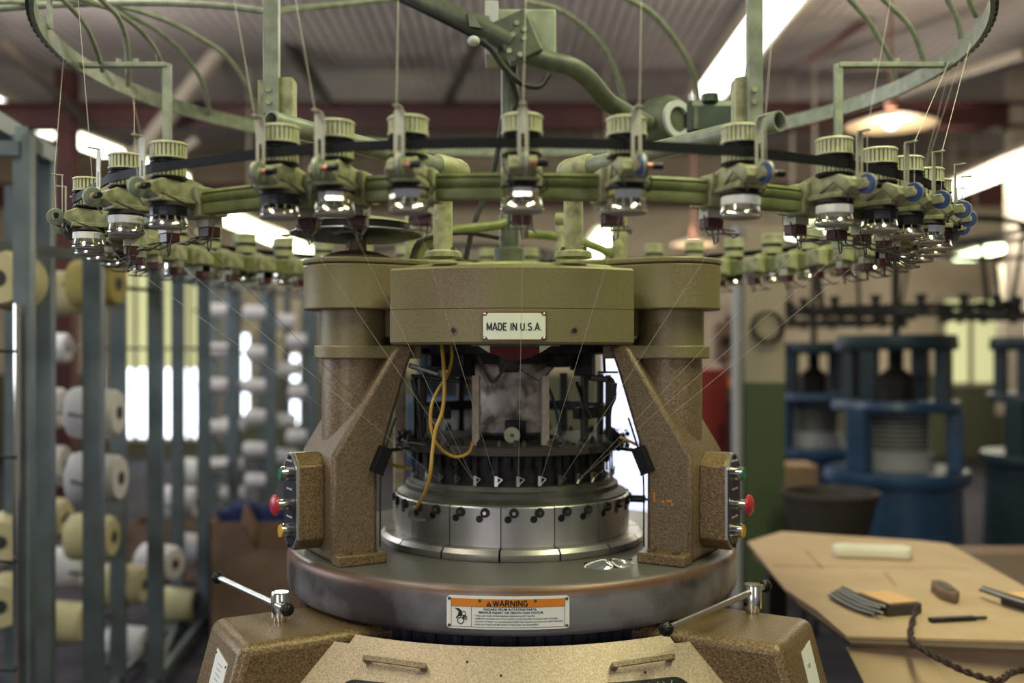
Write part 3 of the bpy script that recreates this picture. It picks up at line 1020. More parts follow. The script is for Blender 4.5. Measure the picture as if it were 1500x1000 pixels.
# far creel: rows of white cones
d3 = 7.4
P3 = [W(x, 515, dd) for x, dd in ((312, 7.3), (348, 7.6), (384, 7.5), (420, 7.8), (446, 7.7), (330, 8.2), (462, 8.3))]
far = post_frame('far grey creel full of small white cones left of the column', [(p.x, p.y) for p in P3], 2.0,
                 [((P3[i].x, P3[i].y, z), (P3[i + 1].x, P3[i + 1].y, z), .03, .03) for i in (0, 1, 2, 3) for z in (.05, .55, 1.15, 1.97)], wid=.05)
ORD = ['first', 'second', 'third', 'fourth', 'fifth', 'sixth', 'seventh', 'eighth', 'ninth', 'tenth', 'eleventh', 'twelfth', 'thirteenth', 'fourteenth', 'fifteenth', 'sixteenth']
cols3 = [(314, (455, 513, 564, 626, 681)), (338, (566, 622, 680, 722)), (377, (458, 517, 565, 610, 658, 704)), (414, (470, 540, 615, 668)), (440, (500, 575, 640, 700))]
for ci, (px, rows) in enumerate(cols3):
    for ri, py in enumerate(rows):
        cone('small white cone on the far creel, %s column from its left, %s from the top' % (ORD[ci], ORD[ri]), px + (ri % 2) * 3, py, d3 - .1 + .1 * (ci % 2), 'cone_w', R(92), s=(.62, .62, 1.15),
             posts=P3, frm=far, group='white cones on the far creel')

# cartons at left
a, c = W(306, 765, 4.75), W(445, 765, 4.75)
carton('big brown carton on the floor left of the machine', a.x, c.x, a.y, a.y + .45, 0, a.z)
a, c = W(183, 768, 6.0), W(300, 768, 6.0)
carton('paler open carton standing behind the third creel post', a.x, c.x, a.y, a.y + .4, 0, a.z, 'clutter', False)
for i, (px, py, wd, lab) in enumerate(((352, 748, .16, 'left heap of dark blue cloth in the big carton'), (405, 750, .13, 'right heap of dark blue cloth in the big carton'))):
    p = W(px, py - 14, 4.98)
    bb = MB()
    n = 14
    for k in range(5):
        q = Vector((random.uniform(-.5, .5) * wd, random.uniform(-.4, .4) * wd, -.06 + random.uniform(-.01, .03)))
        bb.sphere(q, wd * .42, 8, .62)
    bb.box(-wd * .6, wd * .6, -wd * .5, wd * .5, -p.z + .012, -.04)
    o = bb.build('cloth_heap', 'bluecloth', loc=p)
    tag(o, lab, 'cloth')

# ================================================================== THE KNITTING MACHINE
K = tag(empty('circular_knitting_machine', (0, 0, 0)), 'tan circular knitting machine with three columns, steel bed and ring of yarn feeders', 'knitting machine')

# ---- bed plate
ZB = 0.995
MB().lathe([(.30, .907), (.470, .905), (.478, .908), (.483, .916), (.485, .93), (.485, .975), (.4835, .984), (.480, .990), (.474, .9942), (.466, .995), (.30, .995), (.2, .99), (.2, .92)], 128).build('bed_plate', 'bed', K, smooth=50)
MB().lathe([(.30, .55), (.425, .55), (.435, .906), (.30, .906)], 72).build('fabric_tube', 'fabric', K)
for k in range(56):
    a = 2 * PI * k / 56
    MB().cyl((.436 * math.cos(a), .436 * math.sin(a), .80), (.440 * math.cos(a), .440 * math.sin(a), .9045), .009, n=6).build('fabric_pleat', 'fabric', K)
MB().lathe([(.16, 0), (.30, 0), (.30, .56), (.16, .56)], 48).build('lower_drum', 'blackmat', K)


# ---- columns (left front, right front, rear)
def column(F, rear=False):
    b = MB()
    web = [(.354, .9952), (.448, .9952), (.448, 1.20), (.344, 1.364), (.315, 1.412), (.272, 1.412), (.290, 1.366), (.354, 1.167)]
    b.prism(web, -.09, .09, F @ UZ)
    o = b.build('column', 'hammer', K, bevel=.009)
    s = MB()
    s.cyl((.37, 0, 1.20), (.37, 0, 1.40), .0635, n=40, T=F)
    s.build('round_shaft', 'hammer', o)
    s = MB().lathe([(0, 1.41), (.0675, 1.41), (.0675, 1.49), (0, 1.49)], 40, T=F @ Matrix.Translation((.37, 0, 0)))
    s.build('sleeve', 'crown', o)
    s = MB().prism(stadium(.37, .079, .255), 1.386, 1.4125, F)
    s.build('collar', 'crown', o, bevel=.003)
    # foot tongue
    MB().box(.352, .449, .088, .131, .9953, 1.0155, F).build('foot', 'hammer2', o, bevel=.0025)
    MB().cyl((.374, .112, 1.0155), (.374, .112, 1.0185), .008, n=6, T=F).build('foot_bolt', 'steeldark', o)
    MB().cyl((.424, .112, 1.0155), (.424, .112, 1.0185), .008, n=6, T=F).build('foot_bolt', 'steeldark', o)
    MB().cyl((.37, .0670, 1.452), (.37, .0695, 1.452), .0055, n=14, T=F).build('set_screw', 'hammer2', o)
    return o


cL = column(FR_L)
cR = column(FR_R)
cB = column(FR_B)
# worn orange paint ticks on the right column
for (u, z, du, dz) in ((.372, 1.118, .0012, .009), (.389, 1.110, .003, .0018), (.402, 1.112, .005, .002), (.408, 1.106, .002, .003)):
    MB().box(u - du, u + du, .0895, .0908, z - dz, z + dz, FR_R).build('paint_tick', 'orange', cR, smooth=0)


# ---- control boxes on the outer side of the columns
def control_box(F):
    v0, v1, z0, z1 = -.034, .048, 1.014, 1.203
    def outline(e):
        vc, hw = (v0 + v1) / 2, (v1 - v0) / 2 - e
        zz0, zz1, ch = z0 + e, z1 - e, .024
        return [(vc - hw, zz0 + ch), (vc - hw * .55, zz0 + .008), (vc - hw * .2, zz0), (vc + hw * .2, zz0), (vc + hw * .55, zz0 + .008), (vc + hw, zz0 + ch),
                (vc + hw, zz1 - ch), (vc + hw * .55, zz1 - .008), (vc + hw * .2, zz1), (vc - hw * .2, zz1), (vc - hw * .55, zz1 - .008), (vc - hw, zz1 - ch)]
    VZ = Matrix(((0, 0, 1, 0), (1, 0, 0, 0), (0, 1, 0, 0), (0, 0, 0, 1)))      # local x=v, y=z, z=u
    o = MB().prism(outline(0), .447, .500, F @ VZ).build('control_box', 'hammer2', K, bevel=.003)
    MB().prism(outline(.001), .4985, .504, F @ VZ).build('rim_plate', 'zinc', o)
    MB().prism(outline(.006), .5035, .5055, F @ VZ).build('black_face', 'panel', o)
    vc = (v0 + v1) / 2
    for z, m, rr, ln in ((1.163, 'btn_green', .0145, .020), (1.103, 'btn_red', .0205, .030), (1.052, 'btn_yellow', .0145, .020)):
        MB().cyl((.505, vc, z), (.505 + ln * .85, vc, z), .0135 if m != 'btn_red' else .010, n=20, T=F).build('button_collar', 'chrome', o)
        if m == 'btn_red':
            T = F @ Matrix.Translation((.505 + ln * .8, vc, z)) @ Matrix.Rotation(R(90), 4, 'Y')
            MB().lathe([(0, 0), (.014, 0), (rr, .003), (rr, .007), (.014, .012), (0, .013)], 24, T=T).build('push_button', m, o)
        else:
            MB().cyl((.505 + ln * .8, vc, z), (.505 + ln, vc, z), .0118, n=20, T=F).build('push_button', m, o)
    for z in (1.188, 1.133, 1.079):
        for dv in (-.012, 0, .012):
            MB().box(.5055, .5060, vc + dv - .004, vc + dv + .004, z - .0016, z + .0016, F).build('legend_mark', 'white', o, smooth=0)
    for z in (1.196, 1.022):
        MB().cyl((.5055, vc, z), (.508, vc, z), .004, n=10, T=F).build('screw', 'black', o)
    return o


control_box(FR_L)
control_box(FR_R)

# ---- crown
def rotz(a):
    return Matrix.Rotation(a, 4, 'Z')


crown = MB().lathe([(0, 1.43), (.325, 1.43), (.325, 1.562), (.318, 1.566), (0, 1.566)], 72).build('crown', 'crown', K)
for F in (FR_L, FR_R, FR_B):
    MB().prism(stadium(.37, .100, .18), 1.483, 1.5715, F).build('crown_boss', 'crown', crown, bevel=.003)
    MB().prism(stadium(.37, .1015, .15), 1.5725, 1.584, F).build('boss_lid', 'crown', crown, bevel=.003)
for k, mid in enumerate((-90, 30, 150)):
    a0, a1 = R(mid - 35), R(mid + 35)
    prof_low = [(.31, 1.4136), (.396, 1.4136), (.400, 1.418), (.400, 1.4785), (.31, 1.4785)]
    prof_up = [(.31, 1.4795), (.3995, 1.4795), (.3995, 1.5525), (.395, 1.5570), (.31, 1.5570)]
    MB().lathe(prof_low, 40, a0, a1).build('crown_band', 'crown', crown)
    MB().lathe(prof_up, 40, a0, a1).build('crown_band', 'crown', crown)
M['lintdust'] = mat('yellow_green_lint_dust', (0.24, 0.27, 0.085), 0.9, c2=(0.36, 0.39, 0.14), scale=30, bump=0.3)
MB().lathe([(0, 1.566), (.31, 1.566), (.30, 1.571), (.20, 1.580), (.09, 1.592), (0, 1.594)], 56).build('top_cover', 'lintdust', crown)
# countersunk bolt holes in the front band
for px in (664, 842):
    x = (px - 750) * 1.805 / FPX
    z = HC - (484 - HOR) * 1.805 / FPX
    y = -math.sqrt(.4 ** 2 - x * x)
    n = Vector((x, y, 0)).normalized()
    c = Vector((x, y, z))
    MB().cyl(c - n * .004, c + n * .0008, .0082, n=18).build('bolt_ring', 'hammer2', crown)
    MB().cyl(c, c + n * .0013, .0050, n=14).build('bolt_hole', 'black', crown)

# sign MADE IN U.S.A. on the crown band
RS = .4015
def on_band(x, y, z, r=RS, zc=HC - (477.5 - HOR) * 1.80 / FPX, xc=(753.5 - 750) * 1.80 / FPX):
    a = (x + xc) / r
    return Vector(((r + z) * math.sin(a), -(r + z) * math.cos(a), zc + y))


def on_bed(x, y, z, r=.4858, zc=HC - (897.5 - HOR) * 1.715 / FPX, xc=(744 - 750) * 1.715 / FPX):
    return on_band(x, y, z, r, zc, xc)


def plate(name, m, parent, place, x0, x1, y0, y1, z0, z1, nx=12, round_=0.0, notch=0.0):
    """thin plate bent to the surface behind it"""
    def col_y(x):
        lo, hi = y0, y1
        e = min(x - x0, x1 - x)
        if round_ and e < round_:
            k = round_ - math.sqrt(max(round_ ** 2 - (round_ - e) ** 2, 0))
            lo, hi = lo + k, hi - k
        if notch and e < notch:
            lo, hi = lo + notch, hi - notch
        return lo, hi
    xs = [x0 + (x1 - x0) * i / nx for i in range(nx + 1)]
    if round_:
        xs += [x0 + round_ * t for t in (.05, .15, .35, .65, 1)] + [x1 - round_ * t for t in (.05, .15, .35, .65, 1)]
    if notch:
        xs += [x0 + notch * .999, x0 + notch, x1 - notch, x1 - notch * .999]
    xs = sorted(set(xs))
    vs, fs = [], []
    for x in xs:
        lo, hi = col_y(x)
        vs += [place(x, lo, z0), place(x, hi, z0), place(x, hi, z1), place(x, lo, z1)]
    n = len(xs)
    for i in range(n - 1):
        for q in range(4):
            q2 = (q + 1) % 4
            fs.append((i * 4 + q, i * 4 + q2, i * 4 + 4 + q2, i * 4 + 4 + q))
    fs += [(0, 1, 2, 3), (n * 4 - 4, n * 4 - 3, n * 4 - 2, n * 4 - 1)]
    b = MB()
    b._add(vs, fs)
    return b.build(name, m, parent, smooth=30)


sg = plate('sign_plate', 'redframe', K, on_band, -.0585, .0585, -.0262, .0262, -.0008, .0008)
plate('sign_face', 'signwhite', sg, on_band, -.0565, .0565, -.0240, .0240, .0007, .0014, notch=.0055)
block_text('MADE IN U.S.A.', .100, .0130, .0024, sg, lambda x, y, z: on_band(x, y - .001, z), 'inkgreen', .0013, .0019)
for sx in (-1, 1):
    for sy in (-1, 1):
        p = on_band(sx * .0540, sy * .0218, .0008)
        MB().sphere(p, .0032, 6).build('rivet', 'zinc', sg)

# warning plate bent round the bed rim
wp = plate('warning_plate', 'white', K, on_bed, -.107, .107, -.0283, .0283, -.0006, .0012, 24, round_=.006)
plate('orange_band', 'orange', wp, on_bed, -.0985, .0985, .0105, .0240, .0011, .0016, 20)
for (x0, x1, y0, y1) in ((-.0990, -.0984, -.0245, .0244), (.0984, .0990, -.0245, .0244), (-.0990, .0990, -.0250, -.0244), (-.0990, .0990, .0098, .0103), (-.0635, -.0629, -.0245, .0100)):
    plate('rule_line', 'ink', wp, on_bed, x0, x1, y0, y1, .0011, .0016, 20 if x1 - x0 > .01 else 1)
block_text('WARNING', .0600, .0098, .0020, wp, lambda x, y, z: on_bed(x + .0045, y + .0167, z), 'ink', .0015, .0021)
put_text('HAZARD FROM ROTATING PARTS.', .0052, wp, lambda x, y, z: on_bed(x + .0040, y + .0062, .0015 + z), 'ink', bold=.00012, width=.0920)
put_text('SERIOUS INJURY OR DEATH CAN OCCUR.', .0052, wp, lambda x, y, z: on_bed(x + .0055, y + .0005, .0015 + z), 'ink', bold=.00012, width=.1130)
for i, (t, wdt) in enumerate((('TURN OFF MAIN POWER BEFORE OPENING SAFETY GATES.', .103), ('OPERATE MACHINE ONLY WITH SAFETY GATES SECURELY CLOSED AND LATCHED.', .143),
                              ('DO NOT ATTEMPT TO COMPROMISE OPERATION OR INSTALLATION OF SAFETY DEVICES.', .152), ('LOCK OUT MAIN POWER PRIOR TO SERVICING THIS EQUIPMENT.', .110))):
    put_text('\u2022', .0034, wp, lambda x, y, z, i=i: on_bed(x - .0595, y - .0052 - .0050 * i, .0015 + z), 'ink', 'LEFT')
    put_text(t, .0034, wp, lambda x, y, z, i=i: on_bed(x - .0565, y - .0052 - .0050 * i, .0015 + z), 'ink', 'LEFT', width=wdt)


def flat_poly(name, poly, m, parent, place, z0, z1):
    n = len(poly)
    b = MB()
    b._add([place(a, c, z0) for a, c in poly] + [place(a, c, z1) for a, c in poly],
           [list(range(n)), list(range(n, 2 * n))] + [(i, (i + 1) % n, n + (i + 1) % n, n + i) for i in range(n)])
    return b.build(name, m, parent, smooth=0)


# triangle with exclamation mark
flat_poly('warning_triangle', [(-.0375, .0115), (-.0275, .0115), (-.0325, .0215)], 'ink', wp, on_bed, .0015, .0020)
flat_poly('exclamation_mark', [(-.0329, .0142), (-.0321, .0142), (-.0319, .0185), (-.0331, .0185)], 'orange', wp, on_bed, .0019, .0023)
flat_poly('exclamation_mark', [(-.0329, .0126), (-.0321, .0126), (-.0321, .0134), (-.0329, .0134)], 'orange', wp, on_bed, .0019, .0023)
# pictogram: sleeve and hand drawn into two gears
flat_poly('pictogram_arm', [(-.0930, .0070), (-.0848, .0066), (-.0800, .0022), (-.0792, -.0055), (-.0815, -.0075), (-.0850, -.0070), (-.0895, -.0115), (-.0905, -.0095), (-.0868, -.0045), (-.0855, .0015)], 'ink', wp, on_bed, .0012, .0017)
def gear_ring(cx, cy, r0, r1, nt):
    pts_o, pts_i = [], []
    for k in range(nt * 4):
        a = 2 * PI * k / (nt * 4)
        rr = r1 * 1.18 if k % 4 in (0, 1) else r1
        pts_o.append((cx + rr * math.cos(a), cy + rr * math.sin(a)))
        pts_i.append((cx + r0 * math.cos(a), cy + r0 * math.sin(a)))
    n = nt * 4
    b = MB()
    b._add([on_bed(*p, .0012) for p in pts_o] + [on_bed(*p, .0012) for p in pts_i] + [on_bed(*p, .0017) for p in pts_o] + [on_bed(*p, .0017) for p in pts_i],
           [(i, (i + 1) % n, n + (i + 1) % n, n + i) for i in range(n)] + [(2 * n + i, 2 * n + (i + 1) % n, 3 * n + (i + 1) % n, 3 * n + i) for i in range(n)])
    b.build('pictogram_gear', 'ink', wp, smooth=0)


gear_ring(-.0820, -.0145, .0045, .0056, 12)
gear_ring(-.0765, -.0020, .0028, .0037, 10)
for (x0, y0, x1, y1) in ((-.0790, -.0065, -.0700, -.0078), (-.0785, -.0078, -.0702, -.0110), (-.0785, -.0090, -.0718, -.0138), (-.0785, -.0070, -.0720, -.0058)):
    dx, dy = x1 - x0, y1 - y0
    l = math.hypot(dx, dy)
    nx, ny = -dy / l * .0007, dx / l * .0007
    flat_poly('pictogram_finger', [(x0 + nx, y0 + ny), (x1 + nx, y1 + ny), (x1 - nx, y1 - ny), (x0 - nx, y0 - ny)], 'ink', wp, on_bed, .0012, .0017)
for (x, y) in ((-.1023, .0232), (.1023, .0232), (-.1023, -.0232), (.1023, -.0232), (-.0485, .0215), (.0475, .0215)):
    MB().sphere(on_bed(x, y, .0012), .0029, 6).build('rivet', 'steeldark', wp)

# ---- cam ring: fifteen steel sections, each on its flange section
SEG = 2 * PI / 15
OFF = R(-90 - 4.9)
for k in range(15):
    a0, a1 = OFF + k * SEG + .0042, OFF + (k + 1) * SEG - .0042
    s = MB().lathe([(.225, 1.0166), (.2562, 1.0166), (.2562, 1.093), (.2540, 1.0955), (.225, 1.0955)], 10, a0, a1).build('cam_section', 'steel', K)
    for q in (.24, .71):
        a = OFF + (k + q) * SEG
        n = Vector((math.cos(a), math.sin(a), 0))
        tv = Vector((-n.y, n.x, 0))
        c = n * .2562 + Vector((0, 0, 1.0845))
        MB().cyl(c - n * .001, c + n * .006, .0098, .0088, n=18).build('adjusting_knob', 'blackmat', s)
        MB().cyl(c + n * .006, c + n * .0072, .0036, n=6).build('knob_socket', 'zinc' if (k + int(q * 2)) % 3 == 0 else 'steeldark', s)
        c2 = c - tv * .0115 + Vector((0, 0, -.0125))
        MB().cyl(c2 - n * .001, c2 + n * .0008, .0072, n=16).build('access_hole', 'black', s)
    f = MB().lathe([(.235, .9952), (.2860, .9952), (.2872, .998), (.2872, 1.008), (.2790, 1.0160), (.235, 1.0160)], 10, a0 + .003, a1 - .003).build('flange_section', 'steel', K)
MB().lathe([(.20, 1.09), (.2520, 1.0957), (.2510, 1.099), (.238, 1.104), (.2330, 1.107), (.2330, 1.117), (.2285, 1.120), (.2245, 1.121), (.2225, 1.127), (.2215, 1.1300), (.20, 1.130)], 96).build('cylinder_ring', 'steeldark', K)
MB().lathe([(.17, 1.12), (.2050, 1.12), (.2050, 1.193), (.17, 1.193)], 72).build('needle_bed', 'blackmat', K)

# ---- dial plate and its yarn guides
MB().lathe([(.10, 1.1925), (.2440, 1.1925), (.2475, 1.195), (.2475, 1.2095), (.2440, 1.2125), (.10, 1.2125)], 96).build('dial_plate', 'darktan', K)
gm = MB().box(-.0032, .0032, 0, .0014, -.042, .012).box(-.0075, -.0045, .0, .003, -.012, .012)
gme = gm.mesh('yarn_guide', M['blackmat'])
ge = MB()
ge.box(-.0034, .0030, -.0012, .0016, -.050, -.030)
ge.bar((-.002, -.002, -.050), (.0125, -.003, -.036), .0026, .0018)
ge.bar((.0125, -.003, -.036), (.002, -.003, -.031), .0022, .0014)
gee = ge.mesh('guide_eye', M['zinc'])
gee2 = gee.copy()
gee2.materials.clear()
gee2.materials.append(M['steeldark'])
NG = 32
for k in range(NG):
    a = 2 * PI * (k + .28) / NG
    g = bpy.data.objects.new('yarn_guide', gme)
    col.objects.link(g)
    g.parent = K
    g.location = (.222 * math.sin(a), -.222 * math.cos(a), 1.182)
    g.rotation_euler = (0, 0, a)
    e = bpy.data.objects.new('guide_eye', gee2 if k % 3 == 2 else gee)
    col.objects.link(e)
    e.parent = g
# clutter of dark clamps between the guides
ck = MB().box(-.007, .007, 0, .012, -.03, 0).box(-.004, .004, -.003, 0, -.024, -.006).mesh('guide_clamp', M['blackmat'])
for k in range(NG):
    a = 2 * PI * (k + .78) / NG
    g = bpy.data.objects.new('guide_clamp', ck)
    col.objects.link(g)
    g.parent = K
    g.location = (.214 * math.sin(a), -.214 * math.cos(a), 1.1925)
    g.rotation_euler = (0, 0, a)
# lint and small fittings round the dial edge
for k in range(46):
    a = 2 * PI * (k + random.uniform(-.3, .3)) / 46
    r = random.uniform(.225, .242)
    s = random.uniform(.004, .009)
    bb = MB().cyl((0, 0, 0), (0, 0, s * 1.6), s, s * .8, n=8)
    bb.cyl((0, 0, s * 1.6), (0, 0, s * 2.2), s * .5, n=6)
    bb.build('dial_screw', random.choice(['blackmat', 'steeldark', 'darktan']), K, loc=(r * math.sin(a), -r * math.cos(a), 1.2124))
bl = MB()
for k in range(170):
    a = R(random.choice([-1, 1]) * random.gauss(78, 26))
    r = random.uniform(.236, .256)
    bl.sphere((r * math.sin(a), -r * math.cos(a), random.uniform(1.196, 1.226)), random.uniform(.0025, .0065), 3, random.uniform(.5, 1.1))
bl.weld = False
lint = bl.build('lint', 'blackmat', K)
lint['kind'] = 'stuff'
# tan hanger bars
for px, m in ((697.5, 'tanpost'), (798.5, 'tanpost'), (856, 'darktan'), (617, 'darktan')):
    rr = .215
    lo, hi = -70, 70
    best = min((abs(750 + FPX * rr * math.sin(R(t / 4)) / (DC - rr * math.cos(R(t / 4))) - px), t / 4) for t in range(-280, 281))
    a = R(best[1])
    d = DC - rr * math.cos(a)
    T = Matrix.Translation((rr * math.sin(a), -rr * math.cos(a), 0)) @ rotz(a)
    MB().box(-.0075, .0075, -.005, .005, 1.2124, HC - (550 - HOR) * d / FPX, T).build('hanger_bar', m, K, smooth=0, bevel=.001)
for a in (75, 110, 145, 180, 215, 250, 285):
    T = Matrix.Translation((.215 * math.sin(R(a)), -.215 * math.cos(R(a)), 0)) @ rotz(R(a))
    MB().box(-.0075, .0075, -.005, .005, 1.2124, 1.35, T).build('hanger_bar', 'darktan', K, smooth=0)
MB().lathe([(.195, 1.262), (.215, 1.262), (.215, 1.285), (.195, 1.285)], 64, R(-50), R(230)).build('stiffening_ring', 'blackmat', K)
# central dusty hub and dark gear head under the crown
MB().lathe([(0, 1.22), (.072, 1.22), (.086, 1.228), (.086, 1.246), (.076, 1.252), (.070, 1.262), (.070, 1.335), (.082, 1.352), (.10, 1.372), (.10, 1.376), (0, 1.376)], 48).build('take_up_hub', 'dusty', K)
MB().lathe([(0, 1.374), (.12, 1.374), (.175, 1.392), (.235, 1.398), (.235, 1.43), (0, 1.43)], 64).build('gear_head', 'blackmat', K)
for k in range(9):
    a = R(-150 + 37 * k)
    T = Matrix.Translation((.165 * math.sin(a), -.165 * math.cos(a), 0)) @ rotz(a)
    MB().box(-.02, .02, -.02, .02, 1.348 + .01 * (k % 3), 1.40, T).build('head_lug', 'blackmat', K, smooth=0, bevel=.003)
MB().box(-.045, .0, -.075, -.055, 1.222, 1.255, Matrix.Translation((.03, -.03, 0))).build('front_bracket', 'blackmat', K, smooth=0, bevel=.002)
MB().cyl((.0, -.150, 1.228), (.0, -.128, 1.228), .0165, n=24).build('clamp_knob', 'cream', K)
MB().cyl((.0, -.154, 1.228), (.0, -.148, 1.228), .004, n=8).build('knob_pin', 'steeldark', K)
MB().cyl((.0, -.13, 1.228), (.0, -.06, 1.228), .006, n=8).build('knob_shaft', 'blackmat', K)
# red wedge with cream corners beneath the sign
d = 1.84
def wz(px, py): 
    p = W(px, py, d)
    return (p.x, p.z)
XZ = Matrix(((1, 0, 0, 0), (0, 0, 1, 0), (0, 1, 0, 0), (0, 0, 0, 1)))
MB().prism([wz(717, 507), wz(791, 507), wz(790, 517), wz(775, 524), wz(755, 528), wz(735, 524), wz(719, 517)], d - DC, d - DC + .03, XZ).build('red_bracket', 'redbracket', K, smooth=0)
MB().prism([wz(700, 506), wz(718, 506), wz(717.5, 517)], d - DC - .002, d - DC + .02, XZ).build('cream_gusset', 'cream', K, smooth=0)
MB().prism([wz(790, 506), wz(808, 506), wz(790.5, 517)], d - DC - .002, d - DC + .02, XZ).build('cream_gusset', 'cream', K, smooth=0)
MB().prism([wz(690, 503.5), wz(820, 503.5), wz(820, 507), wz(690, 507)], d - DC, d - DC + .05, XZ).build('mount_strip', 'steeldark', K, smooth=0)
# black feed arms on the right and left inside the head
MB().tube(spline([W(862, 553, 2.0), W(880, 556, 1.99), W(896, 556, 1.98), W(900, 580, 1.98), W(893, 600, 1.98), W(892, 640, 1.98)], 5), .0045, 8).build('feed_arm', 'black', K)
MB().bar(W(866, 553, 2.0), W(893, 556, 1.985), .014, .012).build('feed_block', 'black', K, smooth=0, bevel=.002)
MB().bar(W(900, 560, 1.98), W(896, 585, 1.98), .014, .012).build('feed_block', 'black', K, smooth=0, bevel=.002)
MB().tube([W(876, 545, 2.02), W(905, 545, 2.0)], .0022, 6).build('feed_rod', 'black', K)
MB().tube([W(885, 524, 2.05), W(886, 545, 2.02)], .003, 6).build('feed_rod', 'black', K)
MB().tube(spline([W(845, 560, 2.05), W(852, 580, 2.03), W(859, 600, 2.02), W(864, 612, 2.03)], 4), .004, 6).build('black_cable', 'black', K)
MB().tube(spline([W(800, 560, 2.03), W(812, 590, 2.02), W(822, 640, 2.02)], 4), .0035, 6).build('blue_cable', 'bluedark', K)
MB().tube(spline([W(605, 555, 2.0), W(612, 590, 1.99), W(617, 640, 1.99)], 4), .005, 6).build('black_cable', 'black', K)
MB().tube([W(602, 550, 2.03), W(690, 560, 2.06)], .004, 6).build('feed_rod', 'black', K)
MB().tube([W(600, 535, 2.03), W(640, 548, 2.06)], .0055, 6).build('feed_rod', 'zinc', K)
MB().tube(spline([W(700, 520, 1.96), W(712, 545, 1.97), W(722, 560, 1.98), W(738, 540, 1.97), W(742, 530, 1.97)], 4), .003, 6).build('black_cable', 'darktan', K)
MB().tube(spline([W(750, 528, 1.87), W(768, 545, 1.95), W(790, 558, 1.98)], 4), .0012, 6).build('blue_wire', 'bluedark', K)
# tan rear rod left inside
p = W(586, 515, 2.33)
MB().box(p.x - .014, p.x + .014, p.y - .014, p.y + .014, .995, 1.43).build('support_rod', 'tanpost', K, smooth=0, bevel=.004)

# yellow oil hoses
MB().tube(spline([W(647, 503, 1.93), W(650, 535, 1.90), W(651, 575, 1.89), W(647, 605, 1.88), W(638, 630, 1.87), W(633, 665, 1.86), W(630, 695, 1.86), W(622, 722, 1.88), W(610, 742, 1.93)], 7), .0036, 8).build('oil_hose', 'hose', K)
MB().tube(spline([W(661, 503, 1.95), W(662, 525, 1.93), W(655, 550, 1.91), W(641, 572, 1.90), W(632, 595, 1.885), W(631, 622, 1.88), W(637, 645, 1.88), W(650, 661, 1.89), W(668, 669, 1.90), W(686, 663, 1.91), W(692, 648, 1.955)], 7), .0032, 8).build('oil_hose', 'hose', K)
MB().tube(spline([W(610, 742, 1.93), W(602, 748, 1.94), W(600, 755, 1.95), W(607, 760, 1.96), W(622, 761, 1.98)], 5), .0035, 8).build('hose_elbow', 'zinc', K)
MB().tube(spline([W(566, 668, 1.98), W(575, 680, 2.0), W(590, 684, 2.02), W(600, 686, 2.03)], 5), .0035, 8).build('oil_hose', 'hose', K)
MB().tube(spline([W(908, 640, 1.98), W(920, 645, 1.97), W(934, 652, 1.955)], 4), .003, 8).build('oil_hose', 'hose', K)
# black stop-motion boxes on the inner edges of the columns
for F, s in ((FR_L, 1), (FR_R, 1)):
    T = F @ Matrix.Translation((.352, .095, 1.19)) @ Matrix.Rotation(R(-24), 4, 'Y')
    bx = MB().box(-.012, .012, -.012, .016, -.026, .026, T).build('sensor_box', 'rubber', K, smooth=0, bevel=.002)
    MB().box(-.0125, .0125, .010, .0165, -.028, -.024, T).build('lip', 'black', bx, smooth=0)
    T2 = F
    MB().tube([F @ Vector((.338, .09, 1.21)), F @ Vector((.318, .092, 1.27))], .002, 6).build('sensor_wire', 'black', K)
    MB().tube(spline([F @ Vector((.348, .094, 1.168)), F @ Vector((.351, .094, 1.14)), F @ Vector((.3515, .094, 1.02))], 4), .0016, 6).build('sensor_wire', 'black', K)
    MB().bar(F @ Vector((.345, .085, 1.205)), F @ Vector((.29, .06, 1.205)), .010, .006).build('sensor_arm', 'blackmat', K, smooth=0)
# connector stub on the right of the cylinder
MB().cyl((.250, -.06, 1.085), (.285, -.07, 1.085), .008, n=10).build('plug', 'black', K)
MB().tube(spline([(.285, -.07, 1.085), (.30, -.075, 1.083), (.33, -.08, 1.088)], 4), .003, 6).build('plug_cable', 'black', K)

